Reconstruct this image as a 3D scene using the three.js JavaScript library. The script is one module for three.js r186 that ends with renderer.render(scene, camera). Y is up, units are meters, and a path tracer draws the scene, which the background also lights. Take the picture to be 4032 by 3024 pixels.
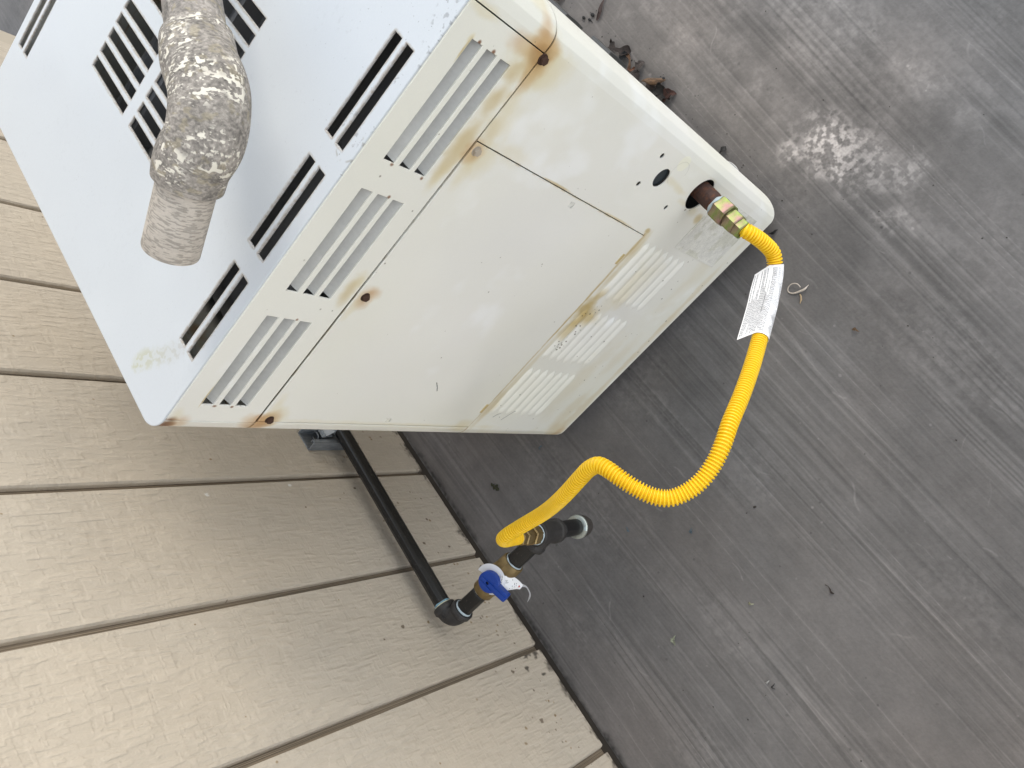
import * as THREE from 'three';
import { mergeGeometries, toCreasedNormals } from 'three/addons/utils/BufferGeometryUtils.js';

// ------------------------------------------------------------------ camera, sky, sun, exposure
const scene = new THREE.Scene();
const V = (x, y, z) => new THREE.Vector3(x, y, z);
const camera = new THREE.PerspectiveCamera(49.924, 4 / 3, 0.02, 400);
camera.position.set(-0.6448, 1.3086, 0.8283);
camera.up.set(0.72752, 0.06213, 0.68326);            // the phone was held on its side
camera.lookAt(-0.6448 + 0.40941, 1.3086 - 0.83846, 0.8283 - 0.35969);
camera.updateProjectionMatrix();

const renderer = new THREE.WebGLRenderer({ antialias: true });
renderer.toneMapping = THREE.LinearToneMapping;
renderer.toneMappingExposure = 1.85;
renderer.shadowMap.enabled = true;

const SUN_DIR = V(0.40, 0.60, 0.68).normalize();
{ // thin overcast sky: pale blue overhead, warmer and brighter towards the horizon on the sun's side
  const w = 256, h = 128, data = new Float32Array(w * h * 4);
  for (let j = 0; j < h; j++) for (let i = 0; i < w; i++) {
    const el = ((j + 0.5) / h - 0.5) * Math.PI, az = ((i + 0.5) / w) * 2 * Math.PI;
    const d = V(-Math.cos(el) * Math.cos(az), Math.sin(el), -Math.cos(el) * Math.sin(az)); // three's equirect lookup
    const s = Math.max(0, Math.sin(el)), g = Math.max(0, d.dot(SUN_DIR));
    const haze = Math.pow(1 - s, 2.5);
    const glow = 0.30 * Math.pow(g, 3);
    const o = (j * w + i) * 4, k = 1.0;
    data[o] = k * (0.33 + 1.60 * haze + glow * 1.15);
    data[o + 1] = k * (0.40 + 1.54 * haze + glow);
    data[o + 2] = k * (0.50 + 1.40 * haze + glow * 0.78);
    data[o + 3] = 1;
  }
  const t = new THREE.DataTexture(data, w, h, THREE.RGBAFormat, THREE.FloatType);
  t.mapping = THREE.EquirectangularReflectionMapping; t.magFilter = THREE.LinearFilter; t.needsUpdate = true;
  scene.background = t; scene.environment = t;
}
const sun = new THREE.DirectionalLight(new THREE.Color(1.0, 0.93, 0.82), 0.8);
sun.position.copy(SUN_DIR).multiplyScalar(6); sun.target.position.set(0, 0.3, 0.4);
sun.castShadow = true; sun.shadow.radius = 40; sun.shadow.mapSize.set(2048, 2048);
Object.assign(sun.shadow.camera, { left: -3, right: 3, top: 3, bottom: -3, near: 0.5, far: 14 });
scene.add(sun, sun.target);

// ------------------------------------------------------------------ helpers
let seed = 20240607;
const rnd = () => { seed |= 0; seed = (seed + 0x6d2b79f5) | 0; let t = Math.imul(seed ^ (seed >>> 15), 1 | seed); t = (t + Math.imul(t ^ (t >>> 7), 61 | t)) ^ t; return ((t ^ (t >>> 14)) >>> 0) / 4294967296; };
const rr = (a, b) => a + (b - a) * rnd();
const clamp = (x, a = 0, b = 1) => Math.min(b, Math.max(a, x));
const lerp = (a, b, t) => a + (b - a) * t;
const sstep = (a, b, x) => { const t = clamp((x - a) / (b - a)); return t * t * (3 - 2 * t); };
const TAB = new Float32Array(65536); for (let i = 0; i < 65536; i++) TAB[i] = rnd();
const hsh = (x, y) => TAB[(Math.imul(x, 73856093) ^ Math.imul(y, 19349663) ^ (x >> 3)) & 65535];
function vn(x, y) { // value noise 0..1
  const xi = Math.floor(x), yi = Math.floor(y); let u = x - xi, v = y - yi;
  u = u * u * (3 - 2 * u); v = v * v * (3 - 2 * v);
  const a = hsh(xi, yi), b = hsh(xi + 1, yi), c = hsh(xi, yi + 1), d = hsh(xi + 1, yi + 1);
  return a + (b - a) * u + (c - a) * v + (a - b - c + d) * u * v;
}
function fbm(x, y, n = 4) { let s = 0, a = 0.5, t = 0; for (let i = 0; i < n; i++) { s += a * vn(x, y); t += a; a *= 0.5; x = x * 2.03 + 17.3; y = y * 2.03 + 5.7; } return s / t; }
const names = {};
const numbered = (n) => { const k = names[n] = (names[n] ?? -1) + 1; return k ? `${n}_${String(k).padStart(3, '0')}` : n; };
function tag(o, label, category, group) { o.userData = { ...o.userData, label, category }; if (group) o.userData.group = group; return o; }
function thing(name, label, category, pos = [0, 0, 0], group) { const o = new THREE.Group(); o.name = numbered(name); o.position.set(...pos); scene.add(o); return tag(o, label, category, group); }
function mesh(name, geo, mat, parent, pos) {
  const g = Array.isArray(geo) ? mergeGeometries(geo.map((q) => clean(q))) : geo;
  const o = new THREE.Mesh(g, mat); o.name = parent === scene ? numbered(name) : name; o.castShadow = o.receiveShadow = true;
  if (pos) o.position.set(...pos); parent.add(o); return o;
}
function clean(g) { g = g.index ? g.toNonIndexed() : g; for (const k of Object.keys(g.attributes)) if (!['position', 'normal', 'uv'].includes(k)) g.deleteAttribute(k); if (!g.attributes.uv) g.setAttribute('uv', new THREE.BufferAttribute(new Float32Array(g.attributes.position.count * 2), 2)); return g; }
function tex(w, h, fn, srgb = true) { // fn(x, y) -> [r,g,b] 0..1 written into out; row 0 is v = 0
  const d = new Uint8Array(w * h * 4), o = [0, 0, 0];
  for (let y = 0, i = 0; y < h; y++) for (let x = 0; x < w; x++, i += 4) { fn(x, y, o); d[i] = clamp(o[0]) * 255; d[i + 1] = clamp(o[1]) * 255; d[i + 2] = clamp(o[2]) * 255; d[i + 3] = 255; }
  const t = new THREE.DataTexture(d, w, h); t.magFilter = THREE.LinearFilter; t.minFilter = THREE.LinearMipmapLinearFilter; t.generateMipmaps = true;
  t.wrapS = t.wrapT = THREE.MirroredRepeatWrapping; if (srgb) t.colorSpace = THREE.SRGBColorSpace; t.needsUpdate = true; return t;
}
const std = (o) => new THREE.MeshStandardMaterial(o);
const lin = (r, g, b) => new THREE.Color().setRGB(r, g, b);

// a tube of changing radius along points; uv: u = length in metres, v = angle 0..1
function sweep(pts, radii, seg = 24, capA = true, capB = true, crease = 0) {
  const n = pts.length, T = pts.map((p, i) => pts[Math.min(n - 1, i + 1)].clone().sub(pts[Math.max(0, i - 1)]));
  for (let i = 0; i < n; i++) { if (T[i].lengthSq() < 1e-14) T[i].copy(i ? T[i - 1] : T[i + 1]); T[i].normalize(); }
  let N = Math.abs(T[0].y) < 0.9 ? V(0, 1, 0) : V(1, 0, 0); N.addScaledVector(T[0], -N.dot(T[0])).normalize();
  const pos = [], uv = [], idx = []; let L = 0;
  for (let i = 0; i < n; i++) {
    if (i) { L += pts[i].distanceTo(pts[i - 1]); N.addScaledVector(T[i], -N.dot(T[i])).normalize(); }
    const B = T[i].clone().cross(N), r = typeof radii === 'function' ? radii(i, L) : Array.isArray(radii) ? radii[i] : radii;
    for (let k = 0; k <= seg; k++) { const a = (k / seg) * Math.PI * 2, c = Math.cos(a) * r, s = Math.sin(a) * r; pos.push(pts[i].x + N.x * c + B.x * s, pts[i].y + N.y * c + B.y * s, pts[i].z + N.z * c + B.z * s); uv.push(L, k / seg); }
    if (i) for (let k = 0; k < seg; k++) { const a = (i - 1) * (seg + 1) + k, b = a + seg + 1; idx.push(a, a + 1, b, b, a + 1, b + 1); }
  }
  const cap = (i, flip) => { const c = pos.length / 3, b0 = i * (seg + 1); pos.push(pts[i].x, pts[i].y, pts[i].z); uv.push(0, 0); for (let k = 0; k < seg; k++) flip ? idx.push(c, b0 + k + 1, b0 + k) : idx.push(c, b0 + k, b0 + k + 1); };
  if (capA) cap(0, true); if (capB) cap(n - 1, false);
  const g = new THREE.BufferGeometry(); g.setAttribute('position', new THREE.Float32BufferAttribute(pos, 3)); g.setAttribute('uv', new THREE.Float32BufferAttribute(uv, 2)); g.setIndex(idx);
  // seam: same normals on both ends of each ring
  g.computeVertexNormals();
  const nn = g.attributes.normal;
  for (let i = 0; i < n; i++) { const a = i * (seg + 1), b = a + seg; const x = nn.getX(a) + nn.getX(b), y = nn.getY(a) + nn.getY(b), z = nn.getZ(a) + nn.getZ(b), l = Math.hypot(x, y, z) || 1; nn.setXYZ(a, x / l, y / l, z / l); nn.setXYZ(b, x / l, y / l, z / l); }
  return crease ? toCreasedNormals(g, crease) : g;
}
// turned piece: profile of [distance along dir, radius]
const turn = (A, dir, prof, seg = 32, crease = 0.55) => { const d = dir.clone().normalize(); return sweep(prof.map(([t]) => A.clone().addScaledVector(d, t)).map((p, i) => p.addScaledVector(d, i * 1e-7)), prof.map((p) => p[1]), seg, true, true, crease); };
function hex(A, dir, len, R, ch = 0.0016) { return turn(A, dir, [[0, R * 0.8], [0, R * 0.9], [ch, R], [len - ch, R], [len, R * 0.9], [len, R * 0.8]], 6, 0.3); }
const box = (x0, x1, y0, y1, z0, z1) => { const g = new THREE.BoxGeometry(x1 - x0, y1 - y0, z1 - z0); g.translate((x0 + x1) / 2, (y0 + y1) / 2, (z0 + z1) / 2); return g; };
function uvFrom(g, f) { const p = g.attributes.position, u = g.attributes.uv ?? (g.setAttribute('uv', new THREE.BufferAttribute(new Float32Array(p.count * 2), 2)), g.attributes.uv); for (let i = 0; i < p.count; i++) { const q = f(p.getX(i), p.getY(i), p.getZ(i)); u.setXY(i, q[0], q[1]); } return g; }
const rectPath = (x0, y0, x1, y1) => { const p = new THREE.Path(); p.moveTo(x0, y0); p.lineTo(x0, y1); p.lineTo(x1, y1); p.lineTo(x1, y0); p.closePath(); return p; };
const circPath = (x, y, r) => { const p = new THREE.Path(); p.absarc(x, y, r, 0, Math.PI * 2, true); return p; };
function grid(nu, nv, f, closeU = false) { // parametric patch
  const pos = [], uv = [], idx = [];
  for (let j = 0; j <= nv; j++) for (let i = 0; i <= nu; i++) { const p = f(i / nu, j / nv); pos.push(p[0], p[1], p[2]); uv.push(p[3] ?? i / nu, p[4] ?? j / nv); }
  for (let j = 0; j < nv; j++) for (let i = 0; i < nu; i++) { const a = j * (nu + 1) + i, b = a + nu + 1; idx.push(a, a + 1, b, b, a + 1, b + 1); }
  const g = new THREE.BufferGeometry(); g.setAttribute('position', new THREE.Float32BufferAttribute(pos, 3)); g.setAttribute('uv', new THREE.Float32BufferAttribute(uv, 2)); g.setIndex(idx); g.computeVertexNormals(); return g;
}
// a sheet with thickness: the patch and its back joined by a rim
function sheet(nu, nv, f, th) {
  const g = grid(nu, nv, f), n = g.attributes.normal, p = g.attributes.position, c = p.count;
  const pos = [...p.array], uv = [...g.attributes.uv.array], idx = [...g.index.array];
  for (let i = 0; i < c; i++) { pos.push(p.getX(i) - n.getX(i) * th, p.getY(i) - n.getY(i) * th, p.getZ(i) - n.getZ(i) * th); uv.push(g.attributes.uv.getX(i), g.attributes.uv.getY(i)); }
  for (let k = 0; k < g.index.count; k += 3) idx.push(c + idx[k], c + idx[k + 2], c + idx[k + 1]);
  const w = nu + 1, loop = []; for (let i = 0; i < nu; i++) loop.push(i); for (let j = 0; j < nv; j++) loop.push(j * w + nu); for (let i = nu; i > 0; i--) loop.push(nv * w + i); for (let j = nv; j > 0; j--) loop.push(j * w);
  loop.forEach((a, i) => { const b = loop[(i + 1) % loop.length]; idx.push(a, c + a, b, b, c + a, c + b); });
  const o = new THREE.BufferGeometry(); o.setAttribute('position', new THREE.Float32BufferAttribute(pos, 3)); o.setAttribute('uv', new THREE.Float32BufferAttribute(uv, 2)); o.setIndex(idx); o.computeVertexNormals();
  return toCreasedNormals(o, 0.9);
}

// ------------------------------------------------------------------ the concrete slab
const GX0 = -1.5, GZ0 = -0.4, GS = 2.2; // the stretch of slab that one texture covers
const WALL_END = 1.3155;
{
  const N = 2048, height = new Float32Array(N * N);
  const marks = []; // chalky scuffs left on the broomed surface
  for (let i = 0; i < 170; i++) { const a = rr(-0.5, 0.5) + (rnd() < 0.4 ? rr(-1.5, 1.5) : 0); marks.push([rr(-1.1, 0.6), rr(0.05, 1.4), a, rr(0.004, 0.028), rr(0.0006, 0.0014), rr(0.12, 0.5)]); }
  const specks = []; for (let i = 0; i < 340; i++) specks.push([rr(-1.2, 0.6), rr(0.02, 1.6), rr(0.0006, 0.0022), rnd() < 0.5 ? -rr(0.2, 0.6) : rr(0.2, 0.6)]);
  const over = new Float32Array(N * N);
  const put = (x, z, r, f) => { const s = N / GS, x0 = Math.floor((x - r - GX0) * s), x1 = Math.ceil((x + r - GX0) * s), z0 = Math.floor((z - r - GZ0) * s), z1 = Math.ceil((z + r - GZ0) * s); for (let j = Math.max(0, z0); j <= Math.min(N - 1, z1); j++) for (let i = Math.max(0, x0); i <= Math.min(N - 1, x1); i++) f(i, j, (i + 0.5) / s + GX0 - x, (j + 0.5) / s + GZ0 - z); };
  for (const [x, z, a, l, w, k] of marks) put(x, z, l + w, (i, j, dx, dz) => { const u = dx * Math.cos(a) + dz * Math.sin(a), v = -dx * Math.sin(a) + dz * Math.cos(a) + 0.0016 * Math.sin(u * 160 + x * 99); const q = (1 - sstep(w * 0.5, w * 1.5, Math.abs(v))) * (1 - sstep(l * 0.6, l, Math.abs(u))); over[j * N + i] += k * q * (0.35 + 0.8 * vn(i * 0.23, j * 0.23)); });
  for (const [x, z, r, k] of specks) put(x, z, r * 2.2, (i, j, dx, dz) => { const d = Math.hypot(dx, dz) / r + 0.5 * (vn(i * 0.4, j * 0.4) - 0.5); over[j * N + i] += k * (1 - sstep(0.7, 1.5, d)); });
  // chalky deposits, plus broad faint patches that paint in brighter sky light: [x, z, half length, half width, strength]
  const limeAndLight = [[-0.165, 0.945, 0.085, 0.055, 1], [-0.13, 0.915, 0.045, 0.04, 0.9], [-0.21, 0.985, 0.05, 0.03, 0.6], [-0.26, 0.905, 0.03, 0.02, 0.7], [-0.33, 0.93, 0.09, 0.018, 0.5], [0.13, 0.9, 0.12, 0.035, 0.3], [-0.47, 0.80, 0.06, 0.03, 0.28], [-0.34, 0.86, 0.05, 0.025, 0.35], [-0.22, 1.07, 0.10, 0.018, 0.3], [-0.62, 0.66, 0.06, 0.03, 0.2], [0.27, 0.95, 0.22, 0.06, 0.55], [0.05, 1.05, 0.2, 0.05, 0.5], [0.12, 0.87, 0.2, 0.022, 0.5], [-0.12, 1.12, 0.2, 0.05, 0.45], [-0.02, 0.93, 0.07, 0.03, 0.6], [0.3, 1.1, 0.25, 0.06, 0.5], [-0.5, 0.95, 0.1, 0.03, 0.25]];
  const col = tex(N, N, (px, py, o) => {
    const x = (px + 0.5) / N * GS + GX0, z = (py + 0.5) / N * GS + GZ0;
    const bend = -0.11 * Math.max(0, z - 0.45) * (x + 0.2) + 0.02 * Math.sin(x * 2.1 + z * 3);
    const s = z + bend + 0.0022 * (vn(x * 9, z * 30) - 0.5);
    // broom strokes: thin lines of uneven strength that start and stop
    const on = 0.25 + 0.9 * sstep(0.3, 0.75, vn(x * 3.1 + 7, s * 40));
    let st = (vn(x * 1.8, s * 330) - 0.5) * 1.25 + (vn(x * 2.8 + 40, s * 190) - 0.5) * 0.8 + (vn(x * 1.1 + 9, s * 90) - 0.5) * 0.25 + (vn(x * 4 + 4, s * 560) - 0.5) * 0.6;
    st *= on;
    const ridge = Math.pow(1 - Math.abs(vn(x * 1.7 + 3, s * 70) * 2 - 1), 20) * sstep(0.45, 0.8, vn(x * 2.6, s * 22 + 3));
    const grain = (vn(px * 0.9, py * 0.9) - 0.5) * 0.55 + (vn(px * 0.33, py * 0.33) - 0.5) * 0.55;
    const blot = fbm(x * 5 + 11, z * 6, 4) - 0.5, fine = fbm(x * 42, z * 60, 3) - 0.5;
    let L = 0.386 + st * 0.052 + ridge * 0.075 + grain * 0.034 + blot * 0.11 + fine * 0.05;
    for (const [lx, lz, a, b, k] of limeAndLight) { const dx = (x - lx) / a, dz = (z - lz) / b, d2 = dx * dx + dz * dz; if (d2 < 5) { const m = fbm(x * 150, z * 150, 4), edge = 1 - sstep(0.35, 1.5, Math.sqrt(d2) + (fbm(x * 24, z * 24, 3) - 0.5) * 1.5); const sharp = k > 0.6 ? 1 : 0.35; L += k * edge * (0.04 + 0.055 * (1 - sharp) + (0.12 * sstep(0.40, 0.64, m) + 0.06 * (vn(x * 420, z * 420) - 0.4)) * sharp); } }
    // worn film where flakes stay on
    L += 0.035 * sstep(0.45, 0.8, fbm(x * 7 + 3, z * 13 + 8, 4)) * sstep(0.35, 0.7, fbm(x * 150, z * 170, 3));
    // black soil caught along the wall's foot
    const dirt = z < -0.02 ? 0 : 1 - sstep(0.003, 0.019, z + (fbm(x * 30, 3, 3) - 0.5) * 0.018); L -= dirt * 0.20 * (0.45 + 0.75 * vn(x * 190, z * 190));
    L += over[py * N + px] * 0.17;
    const warm = (fbm(x * 3 + 50, z * 3.3, 3) - 0.5) * 0.06 + 0.01;
    o[0] = L * (1.0 + warm); o[1] = L * 0.982; o[2] = L * (0.978 - warm * 0.8);
    height[py * N + px] = 0.5 + st * 0.22 + grain * 0.2 - ridge * 0.2 + fine * 0.1;
  });
  const bump = tex(N, N, (px, py, o) => { o[0] = o[1] = o[2] = height[py * N + px]; }, false);
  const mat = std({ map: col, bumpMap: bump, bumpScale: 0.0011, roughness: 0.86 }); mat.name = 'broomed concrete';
  // one sheet: a rounded edge along the wall's foot, then flat to the horizon; beyond the wall's end it goes on behind the house
  const prof = [[0.0015, -0.02], [0.0018, -0.007], [0.0038, -0.0028], [0.009, -0.0008], [0.016, 0], [0.5, 0], [3, 0], [60, 0]];
  const xs = [-60, -3, -1, 0, 1, WALL_END + 0.002], pos = [], idx = [];
  prof.forEach(([z, y], j) => xs.forEach((x) => pos.push(x, y, z)));
  for (let j = 0; j + 1 < prof.length; j++) for (let i = 0; i + 1 < xs.length; i++) { const a = j * xs.length + i, b = a + xs.length; idx.push(a, b, a + 1, a + 1, b, b + 1); }
  const q = pos.length / 3; pos.push(WALL_END + 0.002, 0, -60, 60, 0, -60, WALL_END + 0.002, 0, 60, 60, 0, 60); idx.push(q, q + 2, q + 1, q + 1, q + 2, q + 3);
  const g = new THREE.BufferGeometry(); g.setAttribute('position', new THREE.Float32BufferAttribute(pos, 3)); g.setIndex(idx);
  g.computeVertexNormals(); uvFrom(g, (x, y, z) => [(x - GX0) / GS, (z - GZ0) / GS]);
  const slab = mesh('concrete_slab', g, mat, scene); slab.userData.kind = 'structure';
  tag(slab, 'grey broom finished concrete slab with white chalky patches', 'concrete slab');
}

// ------------------------------------------------------------------ the house wall: grooved panel siding
{
  const N = 2048, S = 1.7, X0 = -1.0, height = new Float32Array(N * N);
  const spots = []; for (let i = 0; i < 240; i++) { const low = rnd() < 0.75; spots.push([rr(-0.75, 0.7), low ? 0.01 + 0.24 * rnd() * rnd() + 0.05 : rr(0, 1.1), rr(0.0006, low ? 0.0026 : 0.0018), rnd() < 0.5 ? 0 : 1, rr(0.35, 0.95)]); }
  spots.push([-0.0231, 0.5287, 0.0032, 2, 1], [-0.0134, 0.3654, 0.003, 2, 1], [-0.30, 0.30, 0.003, 0, 0.8], [-0.43, 0.115, 0.0035, 0, 0.8], [-0.52, 0.12, 0.004, 0, 0.7]);
  const sm = [[-0.412, 0.052, 0.006, 0.016], [-0.418, 0.030, 0.007, 0.008], [-0.435, 0.075, 0.005, 0.006], [-0.23, 0.02, 0.004, 0.008], [-0.455, 0.04, 0.003, 0.008]]; // black scuffs
  const over = new Float32Array(N * N), tint = new Uint8Array(N * N);
  const s = N / S;
  for (const [x, y, r, c, k] of spots) { for (let j = Math.max(0, Math.floor((y - 2 * r) * s)); j < Math.min(N, (y + 2 * r) * s); j++) for (let i = Math.max(0, Math.floor((x - X0 - 2 * r) * s)); i < Math.min(N, (x - X0 + 2 * r) * s); i++) { const d = Math.hypot((i + 0.5) / s + X0 - x, ((j + 0.5) / s - y) * 0.8) / r + 0.7 * (vn(i * 0.35, j * 0.35) - 0.5); const v = k * (1 - sstep(0.6, 1.2, d)); if (v > over[j * N + i]) { over[j * N + i] = v; tint[j * N + i] = c; } } }
  const col = tex(N, N, (px, py, o) => {
    const x = px / s + X0, y = py / s;
    // rough-sawn face: short raised fibres along the board, fainter saw marks across it
    const wx = x + 0.004 * (fbm(x * 9, y * 6, 2) - 0.5), wy = y + 0.006 * fbm(x * 30, y * 8, 2);
    const a1 = vn(wx * 200, wy * 34 + 3), a2 = vn(wx * 110 + 50, wy * 21), a3 = vn(wx * 330 + 9, wy * 66), b1 = vn((wx + wy * 0.15) * 42 + 70, wy * 200), b2 = vn(wx * 26 + 7, wy * 105 + 4);
    const f1 = sstep(0.44, 0.60, a1 * 0.55 + a2 * 0.45), f2 = sstep(0.50, 0.62, a3 * 0.5 + a1 * 0.2 + b1 * 0.3), c1 = sstep(0.52, 0.70, b1 * 0.6 + b2 * 0.4);
    const w = fbm(wx * 40, wy * 14, 3), r = vn(px * 0.8, py * 0.5);
    const h = 0.30 + 0.26 * f1 + 0.18 * f2 - 0.16 * c1 + 0.36 * (w - 0.5) + 0.16 * (a3 - 0.5) + 0.10 * (r - 0.5);
    height[py * N + px] = h;
    const m = fbm(x * 6 + 20, y * 4, 3) - 0.5;
    let k = 1 + 0.045 * m + 0.05 * (h - 0.5) + 0.02 * (r - 0.5);
    let R = 0.716 * k + 0.012 * m, G = 0.674 * k, B = 0.614 * k - 0.015 * m;
    const v = over[py * N + px]; if (v) { const c = [[0.27, 0.22, 0.17], [0.45, 0.36, 0.24], [0.86, 0.86, 0.85]][tint[py * N + px]]; R = lerp(R, c[0], v * 0.8); G = lerp(G, c[1], v * 0.8); B = lerp(B, c[2], v * 0.8); }
    let d = 0; // splashed soil, ragged, clinging to the panel's bottom edge
    if (y < 0.08) { d = (1 - sstep(0.002, 0.016 + 0.014 * vn(x * 60, 9), y + 0.012 * (vn(x * 240, y * 240) - 0.5))) * sstep(0.35, 0.6, fbm(x * 45 + 8, y * 70, 3)); for (const [a, b, c, e] of sm) { const q = Math.hypot((x - a) / c, (y - b) / e); if (q < 1.6) d = Math.max(d, 0.85 * (1 - sstep(0.4, 1.3, q + (vn(x * 300, y * 160) - 0.5)))); } }
    o[0] = lerp(R, 0.17, d * 0.8); o[1] = lerp(G, 0.15, d * 0.8); o[2] = lerp(B, 0.13, d * 0.8);
  });
  const bump = tex(N, N, (px, py, o) => { o[0] = o[1] = o[2] = height[py * N + px]; }, false);
  const paint = std({ map: col, bumpMap: bump, bumpScale: 0.0022, roughness: 0.9 }); paint.name = 'painted rough-sawn siding';
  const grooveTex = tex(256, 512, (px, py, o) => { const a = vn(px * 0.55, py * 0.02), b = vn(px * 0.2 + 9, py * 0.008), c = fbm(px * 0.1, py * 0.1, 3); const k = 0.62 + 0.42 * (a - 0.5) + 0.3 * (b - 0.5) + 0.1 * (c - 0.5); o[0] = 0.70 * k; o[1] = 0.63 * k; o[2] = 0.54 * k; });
  const groove = std({ map: grooveTex, roughness: 0.8 }); groove.name = 'tan groove floor, thin paint over wood';
  const wall = thing('house_wall', 'beige painted wall of vertical rough sawn siding boards behind the heater', 'wall');
  const H = 2.5, gap = 0.0102, depth = 0.0088, pitch = 0.2032;
  mesh('wall_core', box(-2.4, WALL_END, 0.004, H, -0.18, -depth - 0.0125), std({ color: lin(0.42, 0.37, 0.3), roughness: 0.8 }), wall);
  for (let k = -6; k <= 11; k++) {
    const a = -pitch * (k + 1) + gap / 2 + 0.0005, b0 = -pitch * k - gap / 2 + 0.0005, b = Math.min(b0, WALL_END);
    if (a >= WALL_END - 0.01) continue;
    const c = 0.0011, y0 = 0.0050;
    // front, two eased edges, two groove sides, bottom
    const ring = [[a, -depth], [a + 0.0007, -0.0030], [a + 0.0029, 0], [b - c, 0], [b - 0.0006, -c], [b, -depth]];
    const pos = [], uv = [], idx = [];
    for (const [y, pull] of [[y0, 0.0022], [y0 + 0.0022, 0], [H, 0]]) for (const [x, z] of ring) { pos.push(x, y, Math.min(z, -pull + (z < -0.0045 ? -depth : z < -0.0005 ? z : 0))); uv.push((x - X0) / S, y / S); }
    for (let i = 2; i < uv.length; i += 2) void 0;
    for (let j = 0; j < 2; j++) for (let i = 0; i < 5; i++) { const p = j * 6 + i, q = p + 6; idx.push(p, p + 1, q, q, p + 1, q + 1); }
    for (let i = 1; i < 5; i++) idx.push(0, i + 1, i);
    const g = new THREE.BufferGeometry(); g.setAttribute('position', new THREE.Float32BufferAttribute(pos, 3)); g.setAttribute('uv', new THREE.Float32BufferAttribute(uv, 2)); g.setIndex(idx);
    mesh('siding_board', toCreasedNormals(g, 0.5), paint, wall);
    if (k > -6 && b0 < WALL_END) { const q = box(b0 - 0.004, b0 + gap + 0.004, y0, H, -depth - 0.012, -depth + 0.0004); mesh('groove_strip', uvFrom(q, (x, y) => [(x - b0) / 0.022, y / 1.1 + k * 0.37]), groove, wall); }
  }
  // dark soil packed in the joint below the siding
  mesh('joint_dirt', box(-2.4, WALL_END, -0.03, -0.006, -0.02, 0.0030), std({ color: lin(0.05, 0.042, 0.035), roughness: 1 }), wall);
}

// ------------------------------------------------------------------ the pool heater
const HX = -0.1583, HZ = 0.2813, HT = 0.8202, HW = 0.5368, HL = 0.5634, HB = 0.028;
const RF = 0.0273, RX = 0.0430, RB = 0.0225; // the yard-side corners are deeper than wide; // corner radii: yard side, wall side
const SEAM = 0.7105;
const CC = [[0, 0]]; { let x = 0, z = 0; for (let i = 0; i < 240; i++) { const a = Math.PI / 2 * Math.pow((i + 0.5) / 240, 1.4); x += Math.sin(a); z += Math.cos(a); if (i % 10 === 9) CC.push([x, z]); } for (const q of CC) { q[0] /= x; q[1] /= z; } } // easing profile of a folded sheet corner
const ccAt = (t) => { const f = clamp(t) * 24, i = Math.min(23, Math.floor(f)), u = f - i; return [lerp(CC[i][0], CC[i + 1][0], u), lerp(CC[i][1], CC[i + 1][1], u)]; };
const slotRects = []; // openings in the lid: [x0, x1, z0, z1]
for (const [a, b] of [[0.0325, 0.0442], [0.0142, 0.0258], [HL - 0.0442, HL - 0.0325], [HL - 0.0258, HL - 0.0142]]) for (const [c, d] of [[0.0905, 0.1910], [0.2168, 0.3163], [0.3422, 0.4428]]) slotRects.push([a, b, c, d]);
for (const [a, b] of [[0.3002, 0.3920], [0.1865, 0.2808]]) for (let i = 0; i < 5; i++) { const c = 0.1684 + i * 0.01868; slotRects.push([a, b, c, c + 0.0118]); const e = 0.3618 - i * 0.01868; slotRects.push([a, b, e - 0.0118, e]); }
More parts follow.
